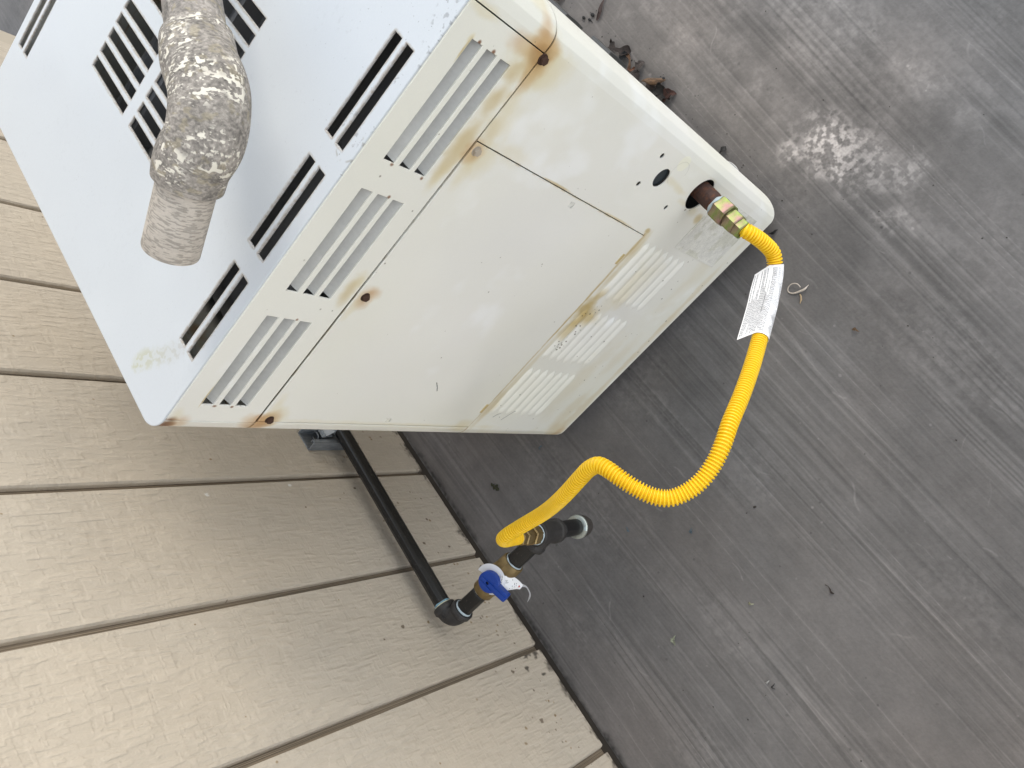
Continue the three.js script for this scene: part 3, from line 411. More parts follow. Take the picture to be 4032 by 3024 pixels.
  {
    const s = new THREE.Shape(); const cx = -0.035 - HX, cz = 0.5085; s.absarc(cx, cz, 0.0285, 0, Math.PI * 2); for (const a of [0.35, 1.35, 2.2]) s.holes.push(circPath(cx + 0.0195 * Math.cos(a), cz + 0.0195 * Math.sin(a), 0.0036));
    const g = new THREE.ExtrudeGeometry(s, { depth: 0.006, bevelEnabled: true, bevelSize: 0.001, bevelThickness: 0.001, bevelSegments: 2, curveSegments: 40 }); g.rotateX(Math.PI / 2); g.translate(0, 0.0105, 0);
    mesh('anchor_foot', g, std({ color: lin(0.42, 0.41, 0.40), roughness: 0.6 }), heater).userData.label = 'pale round foot with bolt holes';
  }
}

// ------------------------------------------------------------------ weathered drain pipe with its elbow above the lid
{
  const pipeTex = tex(1024, 512, (px, py, o) => {
    const u = px / 1024, v = py / 512, n = fbm(px * 0.020, py * 0.020, 4), f = fbm(px * 0.11, py * 0.16, 3), g = vn(px * 0.8, py * 0.8);
    let k = 0.555 + 0.26 * (n - 0.5) + 0.28 * (f - 0.5) + 0.08 * (g - 0.5); void u; void v;
    let R = k * 1.03, G = k * 0.985, B = k * 0.94;
    const y = sstep(0.62, 0.72, fbm(px * 0.045 + 70, py * 0.05, 3)); R = lerp(R, 0.66, y * 0.35); G = lerp(G, 0.61, y * 0.35); B = lerp(B, 0.47, y * 0.35);
    o[0] = R; o[1] = G; o[2] = B;
  });
  const spatTex = tex(1024, 512, (px, py, o) => {
    const n = fbm(px * 0.022 + 9, py * 0.022, 4), f = fbm(px * 0.16 + 4, py * 0.16, 3), g = vn(px * 0.8, py * 0.8);
    const k = 0.535 + 0.20 * (n - 0.5) + 0.34 * (f - 0.5) + 0.08 * (g - 0.5); let R = k * 1.03, G = k * 0.985, B = k * 0.935;
    const y = 0.55 * sstep(0.60, 0.74, fbm(px * 0.05 + 70, py * 0.05, 3)); R = lerp(R, 0.70, y * 0.4); G = lerp(G, 0.64, y * 0.4); B = lerp(B, 0.46, y * 0.4);
    const big = fbm(px * 0.012 + 31, py * 0.012 + 3, 3);
    const s1 = sstep(0.662, 0.685, fbm(px * 0.085 + 200, py * 0.065, 3)) * sstep(0.46, 0.60, big), s2 = sstep(0.80, 0.84, vn(px * 0.075 + 90, py * 0.09)) * sstep(0.4, 0.6, big) , s3 = sstep(0.70, 0.73, fbm(px * 0.21 + 20, py * 0.15, 2)) * 0.75 * sstep(0.40, 0.55, big);
    const w = Math.max(s1, s2, s3); R = lerp(R, 0.89, w); G = lerp(G, 0.865, w); B = lerp(B, 0.81, w);
    o[0] = R; o[1] = G; o[2] = B;
  });
  const paleTex = tex(1024, 512, (px, py, o) => { // crackled pale coat, cracks running round the pipe
    const c = fbm(px * 0.21, py * 0.055, 3), n = fbm(px * 0.03 + 3, py * 0.02, 4), g = vn(px * 0.7, py * 0.7), d = sstep(0.50, 0.60, c) * 0.75 + 0.25 * sstep(0.45, 0.6, n);
    const k = 0.78 - 0.17 * d + 0.08 * (n - 0.5) + 0.05 * (g - 0.5); o[0] = k * 1.01; o[1] = k * 0.965; o[2] = k * 0.91;
  });
  spatTex.offset.set(0.31, 0.37);
  for (const t of [pipeTex, spatTex, paleTex]) { t.wrapS = THREE.MirroredRepeatWrapping; t.wrapT = THREE.RepeatWrapping; t.repeat.set(4.5, 1); }
  const bumpy = (t, b) => std({ map: t, bumpMap: t, bumpScale: b, roughness: 0.85 });
  const P = thing('drain_pipe', 'mottled grey plastic pipe with paint-spattered elbow crossing above the heater lid', 'pipe', [0.75, 0, 0.93]);
  const off = (v) => v.sub(V(0.75, 0, 0.93));
  const A = V(-0.0315, 0.9056, 0.617), din = V(0.936, -0.125, 0.333).normalize(), E0 = V(-0.1075, 0.9012, 0.535), dl = V(-0.075, -0.20, -0.96).normalize();
  const far = A.clone().addScaledVector(din, 0.78);
  mesh('pipe', sweep([A.clone().addScaledVector(din, -0.02), ...[0.1, 0.3, 0.5, 0.7, 0.78].map((t) => A.clone().addScaledVector(din, t))].map(off), 0.0241, 40), bumpy(pipeTex, 0.0006), P);
  const endP = V(-0.1165, 0.8850, 0.4680);
  const d2 = endP.clone().sub(E0).normalize();
  mesh('pipe', turn(off(E0.clone().addScaledVector(d2, -0.02)), d2, [[0, 0.019], [0, 0.0241], [0.03, 0.0241], [0.06, 0.0241], [0.086, 0.0241], [0.0875, 0.0236], [0.0875, 0.0205], [0.03, 0.0205]], 40), bumpy(paleTex, 0.0005), P);
  // the elbow: swept bend with a hub at each end
  const curve = new THREE.CatmullRomCurve3([A.clone(), A.clone().addScaledVector(din, -0.022), V(-0.0822, 0.9068, 0.5990), V(-0.1028, 0.9050, 0.5725), E0.clone().addScaledVector(d2, -0.016), E0.clone().addScaledVector(d2, 0.002)], false, 'centripetal');
  const n = 44, pts = curve.getSpacedPoints(n), rad = pts.map((_, i) => { const t = i / n; return 0.0286 + 0.0026 * Math.pow(Math.sin(Math.PI * clamp(t * 0.94 + 0.03)), 0.8); });
  pts.unshift(pts[0].clone(), pts[0].clone()); rad.unshift(0.0241, 0.0278); pts.push(pts[pts.length - 1].clone(), pts[pts.length - 1].clone()); rad.push(0.0276, 0.0241);
  pts[0].addScaledVector(din, 0.001); pts[1].addScaledVector(din, 0.0006); pts[pts.length - 2].addScaledVector(d2, 0.0006); pts[pts.length - 1].addScaledVector(d2, 0.001);
  mesh('elbow', sweep(pts.map(off), rad, 48, true, true, 0.6), bumpy(spatTex, 0.0004), P).userData.label = 'paint-spattered grey elbow';
  // beyond the frame the pipe turns down and stands on the slab
  const down = far.clone().addScaledVector(din, 0.06).add(V(0, -0.06, 0));
  mesh('elbow', sweep(new THREE.CatmullRomCurve3([far.clone().addScaledVector(din, -0.02), far.clone().addScaledVector(din, 0.02), down.clone().add(V(-0.012, 0.028, -0.004)), down, down.clone().add(V(0, -0.04, 0))]).getSpacedPoints(16).map(off), 0.0295, 32, true, true, 0.6), bumpy(pipeTex, 0.0006), P);
  mesh('pipe', sweep([down, V(down.x, 0.4, down.z), V(down.x, 0.0005, down.z)].map(off), 0.0241, 32), bumpy(pipeTex, 0.0006), P);
}

// ------------------------------------------------------------------ black iron gas line with its shut-off valve
const ironTex = tex(512, 256, (px, py, o) => { const n = fbm(px * 0.03, py * 0.03, 4), f = vn(px * 0.6, py * 0.2), s = sstep(0.74, 0.8, fbm(px * 0.08 + 3, py * 0.16, 3)); const k = 0.085 + 0.04 * (n - 0.5) + 0.02 * (f - 0.5); o[0] = lerp(k, 0.36, s * 0.5); o[1] = lerp(k * 1.0, 0.33, s * 0.5); o[2] = lerp(k * 1.04, 0.3, s * 0.5); });
ironTex.wrapT = THREE.RepeatWrapping; ironTex.repeat.set(6, 1);
const iron = std({ map: ironTex, roughness: 0.30, metalness: 0.0 }); iron.name = 'black lacquered pipe';
const castTex = tex(256, 256, (px, py, o) => { const n = fbm(px * 0.05, py * 0.05, 4), f = vn(px * 0.8, py * 0.8); const k = 0.195 + 0.08 * (n - 0.5) + 0.05 * (f - 0.5); o[0] = k * 1.03; o[1] = k * 0.99; o[2] = k * 0.97; });
castTex.wrapT = castTex.wrapS = THREE.RepeatWrapping; castTex.repeat.set(12, 1);
const cast = std({ map: castTex, bumpMap: castTex, bumpScale: 0.0006, roughness: 0.58, metalness: 0.1 }); cast.name = 'cast iron fitting';
const brassTex = tex(256, 256, (px, py, o) => { const n = fbm(px * 0.03, py * 0.03, 4), f = vn(px * 0.5, py * 0.5); o[0] = 0.50 + 0.2 * (n - 0.5) + 0.04 * (f - 0.5); o[1] = 0.425 + 0.18 * (n - 0.5); o[2] = 0.285 + 0.13 * (n - 0.5); });
brassTex.wrapT = brassTex.wrapS = THREE.RepeatWrapping; brassTex.repeat.set(12, 1);
const brass = std({ map: brassTex, roughness: 0.5, metalness: 0.55 });
const zincTex = tex(256, 256, (px, py, o) => { // yellow chromate over zinc: green, gold and pink blotches
  const a = fbm(px * 0.022, py * 0.022, 3), b = fbm(px * 0.035 + 40, py * 0.035, 3), f = vn(px * 0.6, py * 0.6) * 0.05; o[0] = 0.48 + 0.26 * (b - 0.5) + f; o[1] = 0.465 + 0.28 * (a - 0.5) + f; o[2] = 0.31 + 0.30 * (b - 0.5) - 0.1 * (a - 0.5) + f; });
zincTex.wrapT = zincTex.wrapS = THREE.RepeatWrapping; zincTex.repeat.set(20, 1);
const chromate = std({ map: zincTex, roughness: 0.42, metalness: 0.45 }), bronze = std({ map: brassTex, roughness: 0.36, metalness: 0.65 });
const doping = std({ color: lin(0.40, 0.47, 0.50), roughness: 0.6 }), dopeBlue = std({ color: lin(0.22, 0.40, 0.50), roughness: 0.6 }), creamTape = std({ color: lin(0.66, 0.66, 0.50), roughness: 0.5 });
const YP = 0.2325, XE = -0.3265, ZP = 0.0365, XT = -0.3275, ZT = 0.2625, YT = 0.2275, PR = 0.01335;
// lumpy ring of pipe compound
function dope(A, dir, r, w, lump = 0.0012) { const d = dir.clone().normalize(), n = 40; let N = Math.abs(d.y) < 0.9 ? V(0, 1, 0) : V(1, 0, 0); N.addScaledVector(d, -N.dot(d)).normalize(); const B = d.clone().cross(N), ph = rnd() * 50; return grid(n, 6, (i, j) => { const a = i * Math.PI * 2, ww = w * (0.45 + 0.9 * vn(Math.cos(a) * 2 + ph, Math.sin(a) * 2)), t = (j - 0.5) * ww, rr2 = r + lump * Math.sin(j * Math.PI) * (0.5 + vn(Math.cos(a) * 3 + ph, Math.sin(a) * 3)); const p = A.clone().addScaledVector(d, t).addScaledVector(N, rr2 * Math.cos(a)).addScaledVector(B, rr2 * Math.sin(a)); return [p.x, p.y, p.z]; }); }
{
  const G = thing('gas_supply_line', 'black iron gas pipe along the wall with brass valve, tee and capped drip leg', 'gas pipe', [XT, 0, ZT]);
  const o = V(XT, 0, ZT), L = (x, y, z) => V(x, y, z).sub(o), X = V(1, 0, 0), Z = V(0, 0, 1), Y = V(0, 1, 0);
  // long run behind the heater, slightly out of level
  const r0 = L(XE + 0.016, YP - 0.0005, ZP), r1 = L(0.46, 0.202, 0.036);
  mesh('pipe_run', turn(r0, r1.clone().sub(r0), [[0, 0.0001], [0, 0.0127], [0.012, PR], [0.79, PR], [0.79, 0.0001]], 40), iron, G);
  const rust = mesh('thread_end', turn(r0, r1.clone().sub(r0), [[0.003, 0.0128], [0.0035, 0.01375], [0.014, 0.01365], [0.0155, 0.0134]], 36), std({ color: lin(0.13, 0.06, 0.03), roughness: 0.8 }), G); rust.userData.label = 'rusty cut thread at the pipe end';
  // cast elbow from the run to the outward nipple
  const bend = new THREE.QuadraticBezierCurve3(L(XE + 0.020, YP, ZP), L(XE, YP, ZP), L(XE, YP, ZP + 0.022)).getPoints(20);
  const el = mesh('elbow_fitting', [sweep(bend, 0.0167, 36, false, false), turn(L(XE + 0.026, YP, ZP), V(-1, 0, 0), [[0, 0.0132], [0, 0.0182], [0.0015, 0.0190], [0.008, 0.0190], [0.010, 0.0172], [0.012, 0.0160]], 36), turn(L(XE, YP, ZP + 0.030), V(0, 0, -1), [[0, 0.0132], [0, 0.0182], [0.0015, 0.0190], [0.008, 0.0190], [0.010, 0.0172], [0.012, 0.0160]], 36)], cast, G);
  // raised foundry marks on the elbow
  const mk = cast; const mO = L(XE - 0.004, YP + 0.0155, ZP + 0.006);
  mesh('casting_mark', new THREE.TorusGeometry(0.0034, 0.0006, 6, 20).rotateX(-Math.PI / 2 - 0.2).translate(mO.x + 0.012, mO.y + 0.0018, mO.z - 0.004), mk, el);
  mesh('pipe_compound', dope(L(XE + 0.0275, YP, ZP), X, 0.0133, 0.006), creamTape, el); mesh('pipe_compound', dope(L(XE + 0.030, YP + 0.0009, ZP + 0.0005), X, 0.0130, 0.003), dopeBlue, el);
  mesh('pipe_compound', dope(L(XE, YP, ZP + 0.0310), Z, 0.0138, 0.004), doping, el);
  const nip = (z0, z1, nm) => mesh(nm, turn(L(lerp(XE, XT, (z0 - ZP) / (ZT - ZP)), lerp(YP + 0.001, YT, (z0 - ZP) / (ZT - ZP)), z0), V(XT - XE, YT - YP, ZT - ZP), (() => { const l = z1 - z0, p = [[0, 0.0001], [0, 0.0126]]; for (let i = 0; i < 4; i++) p.push([0.006 + i * 0.0018, 0.0129], [0.0069 + i * 0.0018, 0.01335]); p.push([0.0145, PR], [l - 0.0145, PR]); for (let i = 3; i >= 0; i--) p.push([l - 0.0069 - i * 0.0018, 0.01335], [l - 0.006 - i * 0.0018, 0.0129]); p.push([l, 0.0126], [l, 0.0001]); return p; })(), 36), iron, G);
  nip(ZP + 0.022, 0.1195, 'nipple'); nip(0.1795, ZT - 0.015, 'nipple');
  // brass ball valve
  const vy = 0.2316, ax = V(XT - XE, YT - YP, ZT - ZP), vz = 0.1125, VL = 0.077;
  const valve = mesh('valve_body', turn(L(XE - 0.0003, vy, vz), ax, [[0, 0.0130], [0, 0.0165], [0.0014, 0.0176], [0.012, 0.0178], [0.015, 0.0165], [0.019, 0.0172], [0.028, 0.0200], [0.040, 0.0205], [0.052, 0.0196], [0.056, 0.0185], [0.060, 0.0188], [VL - 0.0018, 0.0186], [VL, 0.0172], [VL, 0.0130]], 40, 0.7), brass, G);
  mesh('pipe_compound', dope(L(XE - 0.0002, vy, vz - 0.0004), Z, 0.0137, 0.0026), creamTape, valve); mesh('pipe_compound', dope(L(XT + 0.0004, vy - 0.002, vz + VL + 0.0004), Z, 0.0140, 0.0035), doping, valve);
  mesh('packing_gland', [turn(L(XE, vy, 0.1505), V(-0.22, 1, 0), [[0.016, 0.0001], [0.016, 0.0092], [0.0215, 0.0088], [0.0215, 0.0001]], 24)], brass, G);
  // blue lever handle, crosswise: valve closed
  {
    const bt = tex(256, 256, (px, py, q) => { const f = vn(px * 0.7, py * 0.7), m = fbm(px * 0.04, py * 0.04, 4), sc = sstep(0.76, 0.80, fbm(px * 0.13, py * 0.13, 3)); const k = 1 + 0.12 * (m - 0.5) + 0.05 * (f - 0.5); q[0] = lerp(0.03 * k, 0.3, sc * 0.25); q[1] = lerp(0.225 * k, 0.4, sc * 0.25); q[2] = lerp(0.565 * k, 0.7, sc * 0.25); });
    const blue = std({ map: bt, roughness: 0.42 }); blue.name = 'blue moulded plastic';
    const h = new THREE.Group(); h.name = 'valve_handle'; h.position.copy(L(XE + 0.0003, vy + 0.001, 0.1498)); h.rotation.set(0, 0, 0.20); G.add(h);
    // handle frame: y up the stem, -x along the lever, turned a little
    const turnY = 0.13, R = (g) => { g.rotateY(turnY); return g; };
    const disc = new THREE.Shape(); disc.absarc(0, 0, 0.0170, 0, Math.PI * 2); disc.holes.push(circPath(0.0005, 0.0012, 0.0031));
    const ex = (s, d, b, y) => { const g = new THREE.ExtrudeGeometry(s, { depth: d, bevelEnabled: true, bevelSize: b, bevelThickness: b, bevelOffset: -b, bevelSegments: 3, curveSegments: 40 }); g.rotateX(-Math.PI / 2); g.translate(0, y, 0); return R(uvFrom(g, (x, y2, z) => [x * 25, z * 25])); };
    mesh('handle_cap', ex(disc, 0.0072, 0.0010, 0.0205), blue, h);
    const lev = new THREE.Shape(); lev.moveTo(-0.009, -0.0078); lev.lineTo(-0.0335, -0.0072); lev.quadraticCurveTo(-0.0365, -0.007, -0.0365, -0.0045); lev.lineTo(-0.0365, 0.0045); lev.quadraticCurveTo(-0.0365, 0.007, -0.0335, 0.0072); lev.lineTo(-0.009, 0.0082); lev.closePath();
    mesh('lever', ex(lev, 0.0092, 0.0012, 0.0190), blue, h);
    // the raised rib across the cap and lever with a half-moon step beside it
    const rib = new THREE.Shape(); rib.moveTo(0.0125, -0.0012); rib.lineTo(0.0125, 0.0042); rib.lineTo(-0.0345, 0.0056); rib.lineTo(-0.0345, -0.0018); rib.closePath(); rib.holes.push(circPath(0.0005, 0.0012, 0.0026));
    mesh('lever_rib', ex(rib, 0.0016, 0.0004, 0.0286), blue, h);
    const moon = new THREE.Shape(); moon.absarc(0, 0, 0.0142, Math.PI * 0.10, Math.PI * 0.83, false); moon.closePath();
    const mg = ex(moon, 0.0011, 0.0004, 0.0286); mg.rotateY(0); mg.scale(1, 1, 1);
    mesh('cap_step', mg, blue, h);
    for (let i = 0; i < 6; i++) mesh('raised_letter', ex((() => { const s = new THREE.Shape(), x = -0.0135 - i * 0.0031; s.moveTo(x, -0.0004); s.lineTo(x - 0.0004, 0.0028); s.lineTo(x - 0.0011, 0.0028); s.lineTo(x - 0.0007, -0.0004); s.closePath(); return s; })(), 0.0003, 0.0001, 0.0300), blue, h);
    mesh('stem', turn(V(0, 0.010, 0), V(0, 1, 0), [[0, 0.0001], [0, 0.0055], [0.0145, 0.0055], [0.0145, 0.0001]], 20), brass, h);
  }
  // cast tee: run upright, branch towards the valve
  const tee = mesh('tee_fitting', [turn(L(XT, YT - 0.031, ZT), Y, [[0, 0.0132], [0, 0.0182], [0.0012, 0.0192], [0.0085, 0.0192], [0.0105, 0.0176], [0.0130, 0.0172], [0.049, 0.0172], [0.0515, 0.0176], [0.0535, 0.0192], [0.0608, 0.0192], [0.062, 0.0182], [0.062, 0.0132]], 40), turn(L(XT, YT, ZT), V(0, 0, -1), [[0.002, 0.0168], [0.019, 0.0168], [0.0215, 0.0176], [0.0232, 0.0190], [0.0300, 0.0190], [0.0312, 0.0182], [0.0312, 0.0132]], 40)], cast, G);
  mesh('pipe_compound', dope(L(XT, YT + 0.0313, ZT), Y, 0.0150, 0.0045), doping, tee); mesh('pipe_compound', dope(L(XT, YT - 0.0005, ZT - 0.0318), Z, 0.0138, 0.0022), dopeBlue, tee);
  // drip leg and cap
  const yl = YT - 0.026;
  mesh('nipple', turn(L(XT, yl, ZT), V(0, -1, 0), (() => { const p = [[0, 0.0001], [0, PR]]; for (let i = 0; i < 5; i++) p.push([0.008 + i * 0.002, 0.0129], [0.009 + i * 0.002, 0.0134]); p.push([0.022, PR], [0.072, PR], [0.072, 0.0001]); return p; })(), 36), iron, G);
  const cap = mesh('pipe_cap', turn(L(XT, 0.1325, ZT), V(0, -1, 0), [[0, 0.0132], [0, 0.0176], [0.0012, 0.0190], [0.009, 0.0190], [0.011, 0.0174], [0.024, 0.0170], [0.030, 0.0150], [0.033, 0.010], [0.034, 0.0001]], 36, 0.8), std({ color: lin(0.055, 0.047, 0.042), roughness: 0.6 }), G);
  mesh('pipe_compound', turn(L(XT, 0.1337, ZT), V(0, -1, 0), [[0, 0.0134], [0, 0.0158], [0.0010, 0.0184], [0.0032, 0.0193], [0.0062, 0.0193], [0.0072, 0.0186]], 36, 0.9), std({ color: lin(0.40, 0.44, 0.42), roughness: 0.3, metalness: 0.75 }), cap);
}
{ // paper tag slipped under the valve handle
  const T = thing('valve_tag', 'white paper tag hanging under the blue valve handle, with curled end', 'tag', [-0.327, 0.2475, 0.15]);
  const W = 512, Hh = 320, cv = document.createElement('canvas'); cv.width = W; cv.height = Hh; const c = cv.getContext('2d');
  c.fillStyle = '#e9e9ea'; c.fillRect(0, 0, W, Hh);
  c.fillStyle = '#26282b'; c.save(); c.translate(90, 300); c.rotate(-Math.PI / 2); c.font = 'italic bold 74px sans-serif'; c.fillText('LEGEND', -4, 0); c.restore();
  c.strokeStyle = '#3a3c40'; c.lineWidth = 5; c.beginPath(); c.arc(190, 120, 30, 0.6, 5.2); c.stroke(); c.beginPath(); c.arc(192, 120, 13, 0.6, 5.2); c.stroke();
  c.fillStyle = '#70737a'; for (const x of [150, 235, 275, 315, 350]) { let y = 60; while (y < 270) { const l = rr(20, 60); if (!(x < 245 && y < 165) && rnd() < 0.7) c.fillRect(x, y, 10, l); y += l + rr(10, 26); } }
  c.fillStyle = '#a9262b'; c.beginPath(); c.moveTo(420, 110); c.lineTo(480, 170); c.lineTo(410, 230); c.closePath(); c.fill();
  const t = new THREE.CanvasTexture(cv); t.colorSpace = THREE.SRGBColorSpace;
  const paper = std({ map: t, roughness: 0.8 }), blank = std({ color: lin(0.74, 0.74, 0.76), roughness: 0.8 });
  // the ring round the stem: slightly dished, tilted with the handle
  const tilt = 0.20, ringP = (a, r, lift) => { const x = -Math.cos(a) * r, z = Math.sin(a) * r; return [x * Math.cos(tilt) - lift * Math.sin(tilt), lift * Math.cos(tilt) + x * Math.sin(tilt), z]; };
  mesh('tag_ring', sheet(60, 5, (i, j) => ringP(-0.9 + i * 4.3, lerp(0.0085, 0.0245, j), 0.0018 + 0.0012 * Math.sin(i * 3) + 0.001 * j * Math.cos(i * 7)), 0.00025), blank, T);
  const base = V(-0.327, 0.2475, 0.15), Q = (a) => V(...a).sub(base), cA = new THREE.CatmullRomCurve3([[-0.3330, 0.2487, 0.1705], [-0.3371, 0.2474, 0.1715], [-0.3427, 0.2365, 0.1754], [-0.352, 0.2250, 0.1748], [-0.3600, 0.2191, 0.1731]].map(Q)), cB = new THREE.CatmullRomCurve3([[-0.3465, 0.2458, 0.1480], [-0.3510, 0.2445, 0.1509], [-0.3569, 0.2356, 0.1604], [-0.3600, 0.2270, 0.1640], [-0.3623, 0.2212, 0.1656]].map(Q));
  mesh('tag_tail', sheet(20, 8, (i, j) => { const a = cA.getPoint(i), b = cB.getPoint(i); const p = a.lerp(b, j); const w = 0.0016 * Math.sin(j * Math.PI) * (1 + i) + 0.0006 * Math.sin(i * 9 + j * 4); return [p.x - w * 0.5, p.y + w, p.z + w * 0.4, i, 1 - j]; }, 0.0002), paper, T);
  const k1 = new THREE.CatmullRomCurve3([[-0.3592, 0.2192, 0.1740], [-0.3650, 0.2193, 0.1772], [-0.3725, 0.2212, 0.1785], [-0.3799, 0.2222, 0.1770], [-0.3832, 0.2222, 0.1726], [-0.3845, 0.2190, 0.1622]].map(Q)), k2 = new THREE.CatmullRomCurve3([[-0.3614, 0.2206, 0.1700], [-0.3660, 0.2200, 0.1752], [-0.3722, 0.2212, 0.1765], [-0.3780, 0.2220, 0.1752], [-0.3806, 0.2214, 0.1714], [-0.3842, 0.2188, 0.1626]].map(Q));
  mesh('tag_curl', sheet(24, 2, (i, j) => { const p = k1.getPoint(i).lerp(k2.getPoint(i), j); return [p.x, p.y, p.z]; }, 0.0002), std({ color: lin(0.52, 0.52, 0.53), roughness: 0.8 }), T);
}
// ------------------------------------------------------------------ strut channel and clamp that carry the pipe
{
  const S = thing('strut_channel', 'short galvanized strut channel on the wall carrying the black pipe', 'bracket', [0.081, 0.19, 0]);
  const t = tex(256, 256, (px, py, o) => { const n = fbm(px * 0.06, py * 0.012, 4), f = fbm(px * 0.05, py * 0.05, 3); const k = 0.55 + 0.14 * (n - 0.5) + 0.1 * (f - 0.5); o[0] = k * 0.97; o[1] = k; o[2] = k * 1.03; }); t.repeat.set(20, 8);
  const zinc = std({ map: t, roughness: 0.45, metalness: 0.45 }), w = 0.0206, th = 0.0017, d = 0.0206;
  const y0 = 0.0, y1 = 0.0905; // from below the pipe to above it
  const prof = [[-w, 0.0002], [w, 0.0002], [w, d], [w - 0.008, d], [w - 0.008, d - 0.006], [w - 0.008 + th, d - 0.006], [w - 0.008 + th, d - th], [w - th, d - th], [w - th, 0.0002 + th], [-w + th, 0.0002 + th], [-w + th, d - th], [-w + 0.008 - th, d - th], [-w + 0.008 - th, d - 0.006], [-w + 0.008, d - 0.006], [-w + 0.008, d], [-w, d]];
  const s = new THREE.Shape(); prof.forEach(([x, z], i) => (i ? s.lineTo(x, -z) : s.moveTo(x, -z))); s.closePath();
  const g = new THREE.ExtrudeGeometry(s, { depth: y1 - y0, bevelEnabled: true, bevelSize: 0.0003, bevelThickness: 0.0003, bevelOffset: -0.0003, bevelSegments: 1 }); g.rotateX(-Math.PI / 2);
  mesh('channel', uvFrom(g, (x, y, z) => [x + z, y]), zinc, S);
  // channel nut and the strap clamp round the pipe
  const cy = 0.0275, cz = 0.0362;
  mesh('channel_spring', sweep([...Array(18).keys()].map((i) => { const a = 0.2 + i * 0.29; return V(0.004 + 0.0085 * Math.cos(a), 0.066, 0.0105 + 0.0062 * Math.sin(a)); }), 0.0012, 8), zinc, S);
  const arc = (a0, a1) => sheet(16, 2, (i, j) => { const a = lerp(a0, a1, i); return [-0.006 + 0.024 * j, cy + 0.0141 * Math.cos(a), cz + 0.0141 * Math.sin(a)]; }, 0.0014);
  mesh('pipe_clamp', [arc(-1.35, Math.PI * 0.62), sheet(6, 2, (i, j) => [-0.006 + 0.024 * j, cy + 0.0135 + 0.020 * i, cz - 0.004 - 0.0145 * Math.min(1, i * 1.3)], 0.0014), box(-0.006, 0.018, cy + 0.012, cy + 0.030, 0.0206, 0.0222)], std({ color: lin(0.42, 0.45, 0.48), roughness: 0.4, metalness: 0.5 }), S);
}
